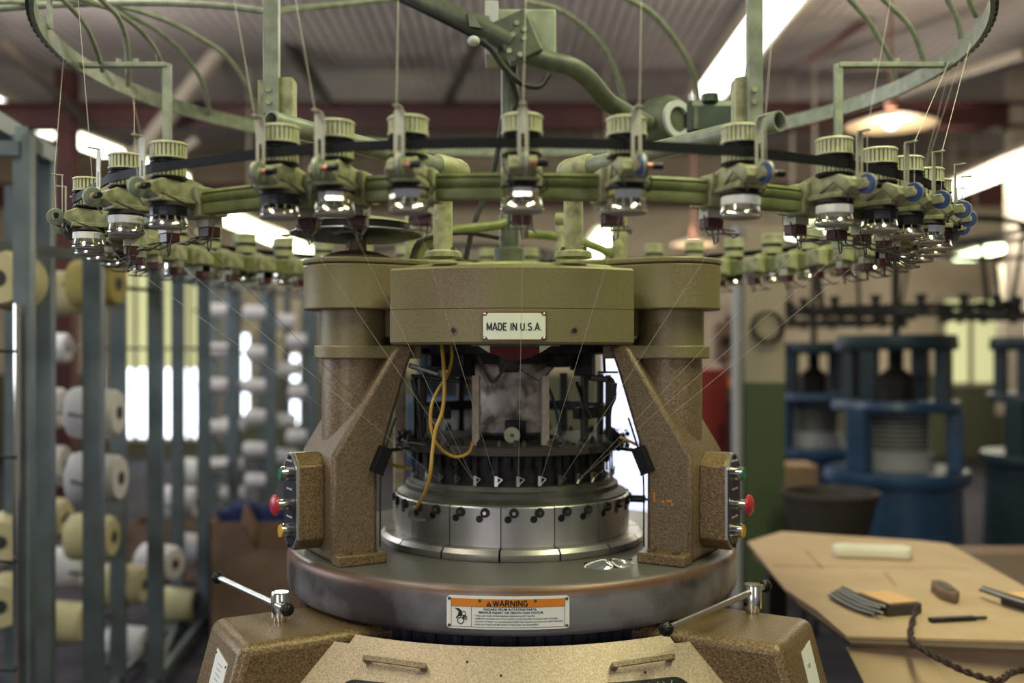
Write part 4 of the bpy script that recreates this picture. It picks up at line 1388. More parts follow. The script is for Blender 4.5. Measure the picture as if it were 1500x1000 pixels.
# ---- legs under the bed
def leg(F, right=False):
    top, bot = .900, .0
    b = MB()
    ring = lambda z, u1, v0, v1: [(.36, v0, z), (u1, v0, z), (u1, v1, z), (.36, v1, z)]
    A, B = ring(bot, .90, .0, .205), ring(top, .652, .0, .215)
    b._add(A + B, [(3, 2, 1, 0), (4, 5, 6, 7), (0, 1, 5, 4), (1, 2, 6, 5), (2, 3, 7, 6), (3, 0, 4, 7)], F)
    o = b.build('leg_housing', 'hammer2', K, bevel=.018)
    o.modifiers['bevel'].segments = 4
    # label on the end face, tilted with it
    sl = (.652 - .90) / top
    def face(v, z, e):
        u = .652 + (z - top) * sl
        return F @ Vector((u + e, v, z + e * .27))
    b = MB()
    if right:
        q = [(.055, .872), (.120, .866), (.128, .792), (.062, .800)]
    else:
        q = [(.085, .866), (.165, .858), (.172, .782), (.092, .790)]
    b._add([face(v, z, .0002) for v, z in q] + [face(v, z, .0014) for v, z in q], [(0, 1, 2, 3), (4, 5, 6, 7), (0, 1, 5, 4), (1, 2, 6, 5), (2, 3, 7, 6), (3, 0, 4, 7)])
    lb = b.build('label_plate', 'white', o, smooth=0)
    if not right:
        for v, z in q:
            MB().sphere(face(v + (.125 - v) * .1, z + (.80 - z) * .1, .0014), .0022, 5).build('rivet', 'black', o)
        for i in range(6):
            zz = .848 - .0085 * i
            MB()._add([face(.112, zz, .0015), face(.143 - .006 * (i % 2), zz, .0015), face(.143 - .006 * (i % 2), zz - .0022, .0015), face(.112, zz - .0022, .0015)], [(0, 1, 2, 3)]).build('print_line', 'dirty', o, smooth=0)
    else:
        MB()._add([face(.088, .842, .0015), face(.108, .842, .0015), face(.106, .836, .0015), face(.09, .834, .0015)], [(0, 1, 2, 3)]).build('print_line', 'dirty', o, smooth=0)
    return o


leg(FR_L)
leg(FR_R, True)
FB2 = frame((0, 1), (1, 0)) @ Matrix.Translation((0, -.1, 0))
leg(FB2)


# clamping T-handles on the legs
def t_handle(cx, cy, e1, e2):
    zt = .954
    o = MB().lathe([(0, .9005), (.0125, .9005), (.0125, .908), (.0170, .909), (.0170, .951), (.0155, zt), (0, zt)], 24, T=Matrix.Translation((cx, cy, 0))).build('clamp_post', 'chrome', K)
    a, c = Vector(e1), Vector(e2)
    MB().cyl(a, c, .0060, n=14).build('handle_bar', 'zinc', o)
    n = (c - a).normalized()
    for p, s in ((a, -1), (c, 1)):
        q = p + n * (s * .008)
        T = Matrix.Translation(q) @ n.to_track_quat('Z', 'Y').to_matrix().to_4x4()
        kb = MB()
        prof = [(0, -.0115), (.006, -.0115), (.0105, -.007), (.0125, 0), (.0110, .007), (.006, .0115), (0, .012)]
        kb.lathe(prof, 16, T=T)
        kb.build('ball_knob', 'black', o)
        for g in range(8):
            t = 2 * PI * g / 8
            MB().tube([T @ Vector((.0085 * math.cos(t), .0085 * math.sin(t), -.0088)), T @ Vector((.0122 * math.cos(t + .3), .0122 * math.sin(t + .3), 0)), T @ Vector((.008 * math.cos(t + .6), .008 * math.sin(t + .6), .0090))], .0016, 5).build('knob_flute', 'black', o)
    return o


t_handle(-.431, -.350, (-.596, -.170, .938), (-.414, -.385, .932))
t_handle(.462, -.288, (.262, -.535, .938), (.492, -.252, .940))

# ---- front cover panel with handles and honeycomb vents
RC, YC = .79, .301
dn = Vector((0, -.62, -.785)).normalized()
nn = Vector((0, -.785, .62)).normalized()
def pn(x, s, e=0.0):
    """x along the bed rim, s down the conical cover, e out of it"""
    a = x / RC
    r = RC + s * .62 + e * .785
    return Vector((r * math.sin(a), YC - r * math.cos(a), .893 - s * .785 + e * .62))


def cone_sheet(xs, lo, hi, rows, e0, e1):
    vs, fs = [], []
    n = rows + 1
    for e in (e0, e1):
        for x in xs:
            for k in range(n):
                t = k / rows
                xx = x[1] * t + x[0] * (1 - t) if isinstance(x, tuple) else x
                vs.append(pn(xx, lo(xx if not isinstance(x, tuple) else x[0]) * (1 - t) + hi * t, e))
    m = len(xs)
    for i in range(m - 1):
        for k in range(rows):
            a = i * n + k
            fs.append((a, a + 1, a + n + 1, a + n))
            b0 = a + m * n
            fs.append((b0, b0 + n, b0 + n + 1, b0 + 1))
    o2 = m * n
    for i in range(m - 1):
        fs.append((i * n, (i + 1) * n, o2 + (i + 1) * n, o2 + i * n))
        q = i * n + rows
        fs.append((q, o2 + q, o2 + q + n, q + n))
    for k in range(rows):
        fs.append((k, o2 + k, o2 + k + 1, k + 1))
        q = (m - 1) * n + k
        fs.append((q, q + 1, o2 + q + 1, o2 + q))
    b = MB()
    b._add(vs, fs)
    return b


xs = [-.326, -.31, -.295, -.2865, -.2850] + [-.28 + .56 * i / 36 for i in range(37)] + [.2850, .2865, .295, .31, .326]
cover = cone_sheet([(x, x * 1.72) for x in xs], lambda x: .010 if abs(x) > .286 else -.007 * (x / .28) ** 2, .55, 10, -.004, 0).build('front_cover', 'cover', K, smooth=30)


def vent(cx, s0, hw):
    def lo(x):
        t = abs(x - cx) / hw
        return s0 + (0 if t < .6 else .05 * ((t - .6) / .4) ** 2.2)
    xv = [cx - hw + 2 * hw * i / 24 for i in range(25)]
    v = cone_sheet(xv, lo, s0 + .16, 4, .0003, .0013).build('vent_opening', 'black', cover, smooth=0)
    b = MB()
    hx = .0085
    for i in range(-16, 17):
        for j in range(0, 16):
            x, s = cx + i * hx * 1.5, s0 + .006 + j * hx * 1.732 + (hx * .866 if i % 2 else 0)
            if abs(x - cx) > hw - .012 or s > s0 + .16 or s < lo(x) + .006:
                continue
            for q in range(3):
                a0, a1 = R(60 * q), R(60 * q + 60)
                b.bar(pn(x + hx * math.cos(a0), s + hx * math.sin(a0), .0018), pn(x + hx * math.cos(a1), s + hx * math.sin(a1), .0018), .0012, .0012)
    g = b.build('honeycomb_grille', 'tanpost', cover, smooth=0)
    g['kind'] = 'stuff'


vent(-.195, .072, .105)
vent(.205, .068, .105)
for sx in (-1, 1):
    xa, xb, sa, sb = sx * .245, sx * .145, .038, .044
    if sx > 0:
        xa, xb = .270, .168
    # raised bridge handle
    b = MB()
    b.bar(pn(xa, sa, .016), pn(xb, sb, .016), .010, .004, up=nn)
    b.bar(pn(xa, sa, .0), pn(xa, sa, .018), .011, .009, up=dn)
    b.bar(pn(xb, sb, .0), pn(xb, sb, .018), .011, .009, up=dn)
    b.build('cover_handle', 'hammer', cover, smooth=0, bevel=.0012)
for (x, s) in ((-.018, .050), (.222, .055), (-.075, .028)):
    MB().cyl(pn(x, s, 0), pn(x, s, .0008), .0022, n=10).build('screw_hole', 'black', cover)
# tan under-frame seen beside the cover
MB().lathe([(.30, .60), (.455, .60), (.455, .89), (.30, .89)], 48, R(-150), R(-128)).build('under_frame', 'hammer', K)
MB().lathe([(.30, .60), (.455, .60), (.455, .89), (.30, .89)], 48, R(-52), R(-30)).build('under_frame', 'hammer', K)

# ---- eyeglasses lying on the bed
eg = tag(empty('eyeglasses', (.188, -.322, .9955), R(20)), 'silver-rimmed eyeglasses lying on the steel bed by the right column', 'eyeglasses')
for sx in (-1, 1):
    out = [(sx * .0275 + .0245 * math.copysign(abs(math.cos(t)) ** .6, math.cos(t)), .0195 * math.copysign(abs(math.sin(t)) ** .6, math.sin(t))) for t in [2 * PI * i / 28 for i in range(28)]]
    tilt = Matrix.Translation((0, 0, .007)) @ Matrix.Rotation(R(12 * sx), 4, 'Y') @ Matrix.Rotation(R(14), 4, 'X')
    rim = MB().tube([tilt @ Vector((a, c, 0)) for a, c in out], .0016, 6, closed=True).build('rim', 'white', eg)
    cx_ = sx * .0275
    dm = MB()
    rings = [(1.0, 0), (.8, .0026), (.55, .0046), (.28, .0056), (.02, .006)]
    dm._add([tilt @ Vector((cx_ + (a - cx_) * q, c * q, h)) for q, h in rings for a, c in out],
            [(r_ * 28 + t_, r_ * 28 + (t_ + 1) % 28, (r_ + 1) * 28 + (t_ + 1) % 28, (r_ + 1) * 28 + t_) for r_ in range(4) for t_ in range(28)] + [list(range(28)), list(range(112, 140))])
    dm.build('lens', 'lens', rim, smooth=60)
MB().tube(spline([(-.006, .006, .008), (0, .009, .012), (.006, .006, .008)], 5), .0018, 6).build('bridge', 'black', eg)
for sx in (-1, 1):
    MB().tube(spline([(sx * .047, .010, .008), (sx * .045, .02, .004), (sx * .005, .022, .003)], 4), .0014, 6).build('temple', 'black', eg)

# ================================================================== FEEDER RING
RP = 0.862
def theta_front(px):
    return min((abs(750 + FPX * RP * math.sin(R(t / 20)) / (DC - RP * math.cos(R(t / 20))) - px), t / 20) for t in range(-1280, 1281))[1]


# grooved rail
MB().lathe([(.800, 1.612), (.822, 1.612), (.824, 1.616), (.824, 1.626), (.820, 1.628), (.823, 1.630), (.826, 1.634), (.826, 1.639), (.821, 1.641), (.824, 1.644), (.822, 1.648), (.800, 1.648)], 144).build('feeder_rail', 'rail', K)

# --- one feeder, built once, then copied part by part. Local: +x outward, +y along the ring, z = world height - 1.65
ZF = 1.65
def fz(z):
    return z - ZF


body = MB()
FX = Matrix(((1, 0, 0, 0), (0, 0, -1, 0), (0, 1, 0, 0), (0, 0, 0, 1)))
body.prism([(-.074, fz(1.606)), (-.074, fz(1.652)), (-.035, fz(1.656)), (.022, fz(1.6605)), (.040, fz(1.652)), (.044, fz(1.640)), (.030, fz(1.630)), (-.020, fz(1.6265)), (-.033, fz(1.6265)), (-.0345, fz(1.650)), (-.064, fz(1.650)), (-.064, fz(1.606))], -.019, .019, FX)
body.box(-.034, .030, -.022, .022, fz(1.626), fz(1.634))
body.box(.028, .058, -.004, .000, fz(1.636), fz(1.652))
feeder = body.build('yarn_feeder', 'feeder', K, bevel=.0018)
cl = MB().prism([(-.088, fz(1.612)), (-.088, fz(1.650)), (-.060, fz(1.6545)), (-.028, fz(1.6545)), (-.028, fz(1.640)), (-.0345, fz(1.628)), (-.0345, fz(1.608)), (-.062, fz(1.608))], -.0285, .0285, FX)
cl.build('ring_clamp', 'feeder', feeder, bevel=.003)
MB().prism([(-.070, fz(1.6545)), (-.022, fz(1.6545)), (-.030, fz(1.668)), (-.055, fz(1.662))], -.004, .004, FX).build('gusset', 'feeder', feeder, smooth=0)


def toothed(r0, r1, z0, z1, n=26):
    b = MB()
    pts = []
    for k in range(n):
        a = 2 * PI * k / n
        for da, rr in ((-.085, r0), (-.070, r1), (.070, r1), (.085, r0)):
            pts.append((rr * math.cos(a + da), rr * math.sin(a + da)))
    b.prism(pts, z0, z1)
    return b


p = toothed(.0222, .0268, fz(1.6945), fz(1.7135))
p.lathe([(0, fz(1.7130)), (.0282, fz(1.7130)), (.0282, fz(1.7150)), (.026, fz(1.7168)), (0, fz(1.7168))], 36)
p.lathe([(0, fz(1.6922)), (.0282, fz(1.6922)), (.0282, fz(1.6945)), (0, fz(1.6945))], 36)
p.weld = False
p.build('toothed_pulley', 'cream', feeder)
MB().lathe([(0, fz(1.6835)), (.0262, fz(1.6835)), (.0275, fz(1.6852)), (.0275, fz(1.6868)), (.0250, fz(1.6880)), (.0270, fz(1.6895)), (.0265, fz(1.6922)), (0, fz(1.6922))], 32).build('clutch_disc', 'black', feeder)
p = toothed(.0225, .0262, fz(1.6655), fz(1.6830))
p.build('belt_pulley', 'cream', feeder)
MB().lathe([(0, fz(1.6612)), (.020, fz(1.6600)), (.0280, fz(1.6628)), (.0280, fz(1.6640)), (.012, fz(1.6655)), (0, fz(1.6655))], 32).build('lower_flange', 'black', feeder)
MB().lathe([(0, fz(1.5875)), (.0262, fz(1.5875)), (.0270, fz(1.5887)), (0, fz(1.5887))], 28).build('wheel_cap', 'dirty', feeder)
MB().lathe([(0, fz(1.6175)), (.027, fz(1.6175)), (.0285, fz(1.6205)), (.024, fz(1.6265)), (0, fz(1.6265))], 32).build('wheel_collar', 'blackmat', feeder)
wh = MB()
wh.lathe([(0, fz(1.5888)), (.0270, fz(1.5888)), (.0292, fz(1.5905)), (.0292, fz(1.5920)), (.0262, fz(1.5965)), (.0225, fz(1.6015)), (.0205, fz(1.6060)), (.0205, fz(1.6175)), (0, fz(1.6175))], 32)
for k in range(14):
    a = 2 * PI * k / 14
    wh.bar((.0268 * math.cos(a), .0268 * math.sin(a), fz(1.5965)), (.0245 * math.cos(a), .0245 * math.sin(a), fz(1.6065)), .0022, .0012, up=(math.cos(a), math.sin(a), 0))
wh.weld = False
wheel = wh.build('yarn_wheel', 'chrome', feeder)
wr = MB()
wr.lathe([(.0210, fz(1.6055)), (.0272, fz(1.6055)), (.0276, fz(1.6110)), (.0272, fz(1.6172)), (.0210, fz(1.6172))], 14)
wrap = wr.build('yarn_wrap', 'chrome', feeder, smooth=0)
gs = MB()
gx = .0435
gs.box(gx, gx + .0016, -.0072, -.0026, fz(1.652), fz(1.716))
gs.box(gx, gx + .0016, .0026, .0072, fz(1.652), fz(1.716))
gs.box(gx, gx + .0016, -.0026, .0026, fz(1.652), fz(1.660))
gs.box(gx, gx + .0016, -.0026, .0026, fz(1.684), fz(1.716))
gs.box(gx, gx + .0016, -.0050, .0050, fz(1.716), fz(1.7195))
gs.box(gx - .001, gx + .014, -.0045, .0045, fz(1.7190), fz(1.7205))
gs.tube([(gx + .014 + .004 * math.cos(2 * PI * i / 12), .004 * math.sin(2 * PI * i / 12), fz(1.7200)) for i in range(12)], .0011, 6, closed=True)
M['strip'] = mat('pale_dusty_steel', (0.50, 0.49, 0.40), 0.5, 0.35, c2=(0.42, 0.40, 0.28), scale=40)
gs.build('guide_strip', 'strip', feeder, smooth=0)
TD = Matrix.Translation((.055, .0035, fz(1.643))) @ Matrix.Rotation(R(90), 4, 'X')
td = MB().lathe([(.0045, -.0040), (.0138, -.0040), (.0146, -.0032), (.0146, .0032), (.0138, .0040), (.0045, .0040)], 28, T=TD)
disc = td.build('tension_disc', 'blue_disc', feeder)
MB().lathe([(.0146, -.0012), (.0156, -.0012), (.0156, .0012), (.0146, .0012)], 28, T=TD).build('disc_rim', 'strip', feeder)
MB().lathe([(0, -.0052), (.0060, -.0046), (.0062, .0046), (0, .0052)], 18, T=TD).build('disc_hub', 'cream', feeder)
MB().cyl((.055, -.003, fz(1.643)), (.055, .019, fz(1.643)), .0042, n=12).build('copper_bush', 'copper', feeder)
MB().cyl((.055, .018, fz(1.643)), (.055, .032, fz(1.643)), .0048, n=12).build('tension_knob', 'black', feeder)
MB().box(-.086, -.060, -.0150, .0150, fz(1.596), fz(1.6115)).box(-.086, -.084, -.015, .015, fz(1.596), fz(1.625)).box(-.084, -.0645, -.013, .013, fz(1.6115), fz(1.6125)).build('lamp_bracket', 'strip', feeder, smooth=0)
MB().box(-.0845, -.0615, -.0135, .0135, fz(1.580), fz(1.596)).build('lamp_box', 'maroon', feeder, smooth=0, bevel=.0015)
wl = MB()
wl.tube([(-.070, -.015, fz(1.600)), (-.066, -.017, fz(1.580)), (-.048, -.021, fz(1.568)), (-.026, -.018, fz(1.568)), (-.022, .014, fz(1.568)), (-.046, .020, fz(1.566)), (-.066, .016, fz(1.576)), (-.070, .014, fz(1.600))], .0014, 6)
wl.build('wire_loop', 'steeldark', feeder)
wl = MB()
wl.tube([(-.066, -.016, fz(1.582)), (-.030, .012, fz(1.573))], .0012, 5)
wl.build('wire_bridge', 'steeldark', feeder)
wl = MB()
wl.tube([(.026, .014, fz(1.640)), (.020, .030, fz(1.632)), (-.006, .036, fz(1.622)), (-.024, .026, fz(1.616))], .0014, 6)
wl.build('wire_feeler', 'steeldark', feeder)
wl = MB()
wl.tube([(-.010, -.019, fz(1.636)), (.020, -.026, fz(1.648)), (.038, -.020, fz(1.630)), (.034, -.012, fz(1.620))], .0014, 6)
wl.build('wire_arm', 'steeldark', feeder)
wl = MB()
wl.tube([(-.070, .010, fz(1.581)), (-.069, .008, fz(1.562)), (-.069, .003, fz(1.558)), (-.070, -.002, fz(1.581))], .0013, 6)
wl.build('wire_hook', 'steeldark', feeder)

front_px = [(130, 'white'), (185, 'white'), (247, 'black'), (410, 'black'), (490, 'chrome'), (598, 'chrome'), (765, 'chrome'), (918, 'chrome'), (1085, 'white'), (1222, 'white'), (1288, 'black'), (1327, 'black')]
thetas = [(theta_front(px), k) for px, k in front_px]
t = thetas[-1][0] + 8.3
mids = []
t0 = thetas[0][0] + 360
n_back = int(round((t0 - t) / 8.5))
for i in range(n_back):
    mids.append((thetas[-1][0] + (t0 - thetas[-1][0]) * (i + 1) / (n_back + 1), ['chrome', 'black', 'white', 'chrome'][i % 4]))
allf = thetas + mids
wrap_me = {'chrome': wrap.data}
for k, mm in (('white', 'white'), ('black', 'black')):
    me = wrap.data.copy()
    me.materials.clear()
    me.materials.append(M[mm])
    wrap_me[k] = me
kn_green = mat('grey_ceramic', (0.16, 0.20, 0.14), 0.3)
disc_r = disc.data
disc_l = disc.data.copy()
disc_l.materials.clear()
disc_l.materials.append(kn_green)


def place_feeder(o, th, kind):
    a = R(th)
    o.location = (RP * math.sin(a), -RP * math.cos(a), ZF)
    o.rotation_euler = (0, 0, a - PI / 2)
    for c in o.children:
        if c.name.startswith('yarn_wrap'):
            c.data = wrap_me[kind]
        if c.name.startswith('tension_disc'):
            c.data = disc_l if (th < 5 or th > 180) else disc_r


for i, (th, kind) in enumerate(allf):
    o = feeder if i == 0 else copy_tree(feeder, K)
    place_feeder(o, th, kind)

# toothed drive belt round the outside of all pulleys
ths = sorted(R(t) for t, k in allf)
pts = []
for i, a in enumerate(ths):
    c = Vector((RP * math.sin(a), -RP * math.cos(a), 0))
    nxt = ths[(i + 1) % len(ths)] + (2 * PI if i == len(ths) - 1 else 0)
    prv = ths[i - 1] - (2 * PI if i == 0 else 0)
    for ang in ((a + prv) / 2, a, (a + nxt) / 2):
        pts.append(c + Vector((math.sin(ang), -math.cos(ang), 0)) * .0278)
b = MB()
vs, fs = [], []
n = len(pts)
for i, p in enumerate(pts):
    e = Vector((p.x, p.y, 0)).normalized()
    for off, z in ((-.0010, 1.6690), (.0006, 1.6690), (.0006, 1.6822), (-.0010, 1.6822)):
        q = p + e * off
        vs.append((q.x, q.y, z))
for i in range(n):
    j = (i + 1) % n
    for q in range(4):
        q2 = (q + 1) % 4
        fs.append((i * 4 + q, i * 4 + q2, j * 4 + q2, j * 4 + q))
b._add(vs, fs)
belt = b.build('drive_belt', 'rubber', K, smooth=30)
b = MB()
for i in range(n):
    p, q = pts[i], pts[(i + 1) % n]
    l = (q - p).length
    k = int(l / .006)
    e = Vector((p.x, p.y, 0)).normalized()
    for s in range(k):
        c = p + (q - p) * ((s + .5) / k) - e * .0016
        tdir = (q - p).normalized() * .0014
        b.bar(Vector((c.x, c.y, 1.6682)), Vector((c.x, c.y, 1.682)), .0018, .0026, up=e)
bt = b.build('belt_teeth', 'rubber', belt, smooth=0)
bt['kind'] = 'stuff'

# dark stub bars that stick out of the ring at its two extremes
for th in (-66, 67):
    T = rotz(R(th))
    st = MB().box(-.011, .011, -.905, -.815, 1.628, 1.645, T).build('ring_stub', 'blackmat' if th > 0 else 'pipe', K, smooth=0, bevel=.002)
    MB().cyl(T @ Vector((-.012, -.892, 1.617)), T @ Vector((.012, -.892, 1.617)), .011, n=18).build('stub_roller', 'steeldark', st)
# drive wheel on the left boss
p = Vector((-.318, -.165, 0))
T = Matrix.Translation((p.x, p.y, 0))
dw = MB().lathe([(0, 1.628), (.105, 1.630), (.132, 1.637), (.132, 1.641), (0, 1.641)], 64, T=T).build('drive_wheel', 'steeldark', K)
g = toothed(.112, .1145, 1.6405, 1.6580, 90)
g.v = [T @ v for v in g.v]
g.build('wheel_teeth', 'black', dw)
MB().lathe([(0, 1.658), (.117, 1.658), (.117, 1.6625), (.09, 1.667), (0, 1.668)], 56, T=T).build('wheel_lid', 'cream', dw)
MB().lathe([(0.133, 1.6385), (.1345, 1.6385), (.1345, 1.6420), (.133, 1.6420)], 56, T=T).build('wheel_rim', 'zinc', dw)
MB().lathe([(0, 1.583), (.078, 1.583), (.074, 1.592), (.040, 1.603), (.022, 1.606), (.020, 1.629), (0, 1.629)], 36, T=T).build('wheel_base', 'hammer', dw)

# ---- posts, elbows and radial tubes that carry ring and hoop
def support(inner, outer, post_xy):
    i_, o_ = Vector(inner), Vector(outer)
    n = (o_ - i_).normalized()
    post = MB().cyl((post_xy[0], post_xy[1], 1.58), (post_xy[0], post_xy[1], inner[2] - .01), .0185, n=24).build('support_post', 'feeder', K)
    MB().lathe([(0, 1.581), (.036, 1.581), (.036, 1.590), (.030, 1.594), (0, 1.594)], 28, T=Matrix.Translation((post_xy[0], post_xy[1], 0))).build('post_flange', 'feeder', post)
    for k in range(4):
        a = R(45 + 90 * k)
        MB().cyl((post_xy[0] + .029 * math.cos(a), post_xy[1] + .029 * math.sin(a), 1.594), (post_xy[0] + .029 * math.cos(a), post_xy[1] + .029 * math.sin(a), 1.599), .0045, n=6).build('flange_bolt', 'steeldark', post)
    # capped sleeve round the inner end
    T = Matrix.Translation(i_ - n * .055) @ n.to_track_quat('Z', 'Y').to_matrix().to_4x4()
    MB().lathe([(0, -.012), (.014, -.010), (.021, 0), (.0235, .012), (.0235, .075), (.020, .082), (0, .082)], 28, T=T).build('tube_sleeve', 'feeder', post)
    T = Matrix.Translation(i_) @ n.to_track_quat('Z', 'Y').to_matrix().to_4x4()
    L = (o_ - i_).length
    MB().lathe([(.0125, 0), (.0160, 0), (.0160, L), (.0125, L)], 28, T=T).build('radial_tube', 'green', K)
    return n


zt = 1.749
support((.135, -.31, zt), (.405, -.695, zt), (.118, -.285))
support((-.128, -.31, zt), (-.365, -.695, zt), (-.133, -.285))
support((0, .30, zt), (0, .80, zt), (0, .26))
# second shorter post behind the right one, and thin pipe to the right
for (x, y, r0, zt2_) in ((.113, .05, .014, 1.70), (.25, .12, .017, 1.80), (-.235, .1, .012, 1.72)):
    MB().cyl((x, y, 1.56), (x, y, zt2_), r0, n=18).build('rear_post', 'feeder', K)
MB().cyl((.098, -.02, 1.690), (.128, -.03, 1.690), .014, n=18).build('pipe_boss', 'feeder', K)
# pipes and hoses above the crown
MB().tube(spline([(-.205, -.08, 1.575), (-.20, -.08, 1.60), (-.18, -.08, 1.64), (-.12, -.06, 1.662), (-.03, -.02, 1.678), (.0, 0, 1.70)], 6), .011, 10).build('curved_pipe', 'rail', K)
MB().tube(spline([(-.215, -.12, 1.575), (-.21, -.11, 1.60), (-.19, -.1, 1.635), (-.11, -.06, 1.655), (-.03, -.01, 1.650)], 6), .0045, 8).build('black_hose', 'blackmat', K)
MB().tube(spline([(-.10, -.05, 1.60), (-.085, -.04, 1.67), (-.06, -.02, 1.74), (-.04, -.01, 1.80), (-.02, 0.0, 1.92), (-.012, .0, 2.02)], 6), .006, 8).build('black_hose', 'blackmat', K)
MB().tube(spline([(.03, 0, 1.66), (.10, .05, 1.66), (.2, .1, 1.64), (.28, .15, 1.60)], 6), .010, 10).build('curved_pipe', 'rail', K)
# centre shaft
MB().lathe([(0, 1.575), (.034, 1.575), (.034, 1.625), (.022, 1.632), (.022, 1.70), (.018, 1.705), (.018, 2.03), (0, 2.03)], 24, T=Matrix.Translation((-.006, 0, 0))).build('center_shaft', 'pipe', K)

# uprights on the radial tubes
for s, px, bl in ((1, 1102, -1), (-1, 401, 1)):
    p = W(px, 100, 1.55)
    u = MB().box(p.x - .0115, p.x + .0115, p.y - .022, p.y - .004, 1.745 if s > 0 else 1.765, 2.10).build('upright', 'green', K, smooth=0, bevel=.0015)
    q = W(px + bl * (19 if s > 0 else 22), 100, 1.56)
    MB().box(q.x - .0100, q.x + .0100, q.y - .02, q.y + .015, 1.735, 1.825).build('clamp_block', 'feeder', u, smooth=0, bevel=.0015)
    MB().box(p.x - .024, p.x + .012, p.y - .004, p.y + .004, 1.765, 1.822).build('backing_plate', 'feeder', u, smooth=0)
    for z in (1.783, 1.802):
        MB().cyl((p.x - .002, p.y - .0225, z), (p.x - .002, p.y - .026, z), .0042, n=14).build('bolt', 'feeder', u)

# hoop
RH = .957
HP = MB().lathe([(RH - .004, 2.020), (RH + .004, 2.020), (RH + .004, 2.056), (RH - .004, 2.056)], 120).build('top_hoop', 'green', K)
# eyelet blocks on the outside of the hoop at the extreme left and right
for th in range(-100, 101, 2):
    if 62 < abs(th) < 96:
        a = R(th)
        T = Matrix.Translation((0, 0, 0)) @ rotz(a)
        MB().box(-.008, .008, -RH - .010, -RH - .004, 2.022, 2.054, T).build('eyelet_block', 'black', HP, smooth=0)
# L brackets from feeder ring to hoop
for x0, x1 in ((-.762, -RH), (.721, RH)):
    s = 1 if x0 > 0 else -1
    lb = MB().box(x0 - .009, x0 + .009, -.006, .006, 1.63, 2.035).box(min(x0, x1), max(x0, x1), -.009, .009, 2.028, 2.038).build('hoop_bracket', 'green', K, smooth=0, bevel=.001)
    for k in (.35, .55):
        MB().cyl((x0 + (x1 - x0) * k, 0, 2.038), (x0 + (x1 - x0) * k, 0, 2.047), .006, n=10).build('bolt', 'green', lb)
    MB().box(min(x0 - s * .01, x0 + s * .09), max(x0 - s * .01, x0 + s * .09), -.009, .009, 1.628, 1.646).build('bracket_foot', 'green', lb, smooth=0)
# yarn tubes arching over the hoop
arches = [
    ([(150, 104), (141, 72), (125, 37), (96, 3), (70, -22)], 2.22, 1.95, .0055),
    ([(188, 126), (186, 67), (174, 27), (152, 3), (130, -18)], 2.38, 2.1, .0065),
    ([(243, 148), (235, 91), (214, 53), (176, 21), (139, 5), (90, -8)], 2.52, 2.1, .006),
    ([(307, 165), (296, 120), (267, 77), (227, 43), (174, 16), (110, 2), (40, -6)], 2.68, 2.2, .006),
    ([(382, 184), (368, 139), (334, 85), (280, 48), (227, 24), (166, 8), (80, 4), (-10, 2)], 2.84, 2.3, .0065),
    ([(-20, 14), (100, 6), (230, 4), (330, 9), (392, 17)], 2.35, 2.35, .0085),
    ([(392, 19), (440, 12), (503, 6), (590, -4)], 2.35, 2.7, .0085),
    ([(1311, 122), (1306, 91), (1292, 64), (1271, 29), (1245, 0), (1225, -20)], 2.46, 2.3, .0065),
    ([(1354, 98), (1346, 67), (1330, 35), (1295, 0), (1275, -20)], 2.32, 2.2, .0065),
    ([(1408, 56), (1402, 27), (1388, 0), (1378, -20)], 2.10, 2.05, .006),
    ([(1430, 24), (1424, 10), (1416, -10)], 1.95, 1.92, .006),
    ([(917, 196), (914, 150), (903, 107), (882, 67), (850, 35), (815, 13), (770, 2)], 3.10, 2.7, .0075),
    ([(1025, 190), (1020, 128), (1007, 88), (983, 51), (954, 19), (922, 0), (890, -14)], 3.02, 2.6, .009),
]
for pts_, d0, d1, r in arches:
    m = len(pts_)
    MB().tube(spline([W(x, y, d0 + (d1 - d0) * i / (m - 1)) for i, (x, y) in enumerate(pts_)], 7), r, 8).build('guide_tube', 'tubepaint' if 'tubepaint' in M else 'green', K)
MB().bar(W(72, -20, 2.0), W(73, 42, 2.0), .010, .008).build('hoop_stay', 'green', K, smooth=0)

# ================================================================== LINT BLOWER on the centre shaft
LB = tag(empty('lint_blower', (-.006, 0, 2.05)), 'overhead lint blower with grey box, bent green arm and dark motor', 'blower')
def lb(px, py, d):
    return W(px, py, d) - LB.location


bxo = MB()
a, c = lb(722, 12, 2.13), lb(815, 80, 2.13)
bxo.box(a.x, c.x, a.y, a.y + .09, c.z, a.z)
bxo.build('junction_box', 'greybox', LB, smooth=0, bevel=.006)
a, c = lb(710, 0, 2.12), lb(730, 80, 2.12)
MB().box(a.x, c.x, a.y - .0, a.y + .1, c.z, a.z).build('box_flange', 'dirty', LB, smooth=0, bevel=.003)
MB().bar(lb(745, 25, 2.11), lb(772, 86, 2.11), .075, .03, up=(0, 1, 0)).build('clamp_plate', 'pipe', LB, smooth=0, bevel=.004)
for px, py in ((757, 33), (768, 42), (752, 50), (768, 55), (746, 74), (762, 79)):
    p = lb(px, py, 2.09)
    MB().cyl(p, p + Vector((0, .03, 0)), .0055, n=10).build('clamp_bolt', 'greybox', LB)
MB().tube(spline([lb(575, -16, 2.14), lb(640, 12, 2.12), lb(700, 38, 2.11), lb(750, 62, 2.11)], 5), .021, 12).build('blower_arm', 'pipe', LB)
MB().tube(spline([lb(585, -2, 2.12), lb(640, 25, 2.09), lb(700, 55, 2.08), lb(712, 60, 2.08)], 5), .006, 8).build('cable', 'black', LB)
MB().bar(lb(700, 22, 2.10), lb(703, 42, 2.09), .05, .006).build('cable_strap', 'black', LB, smooth=0)
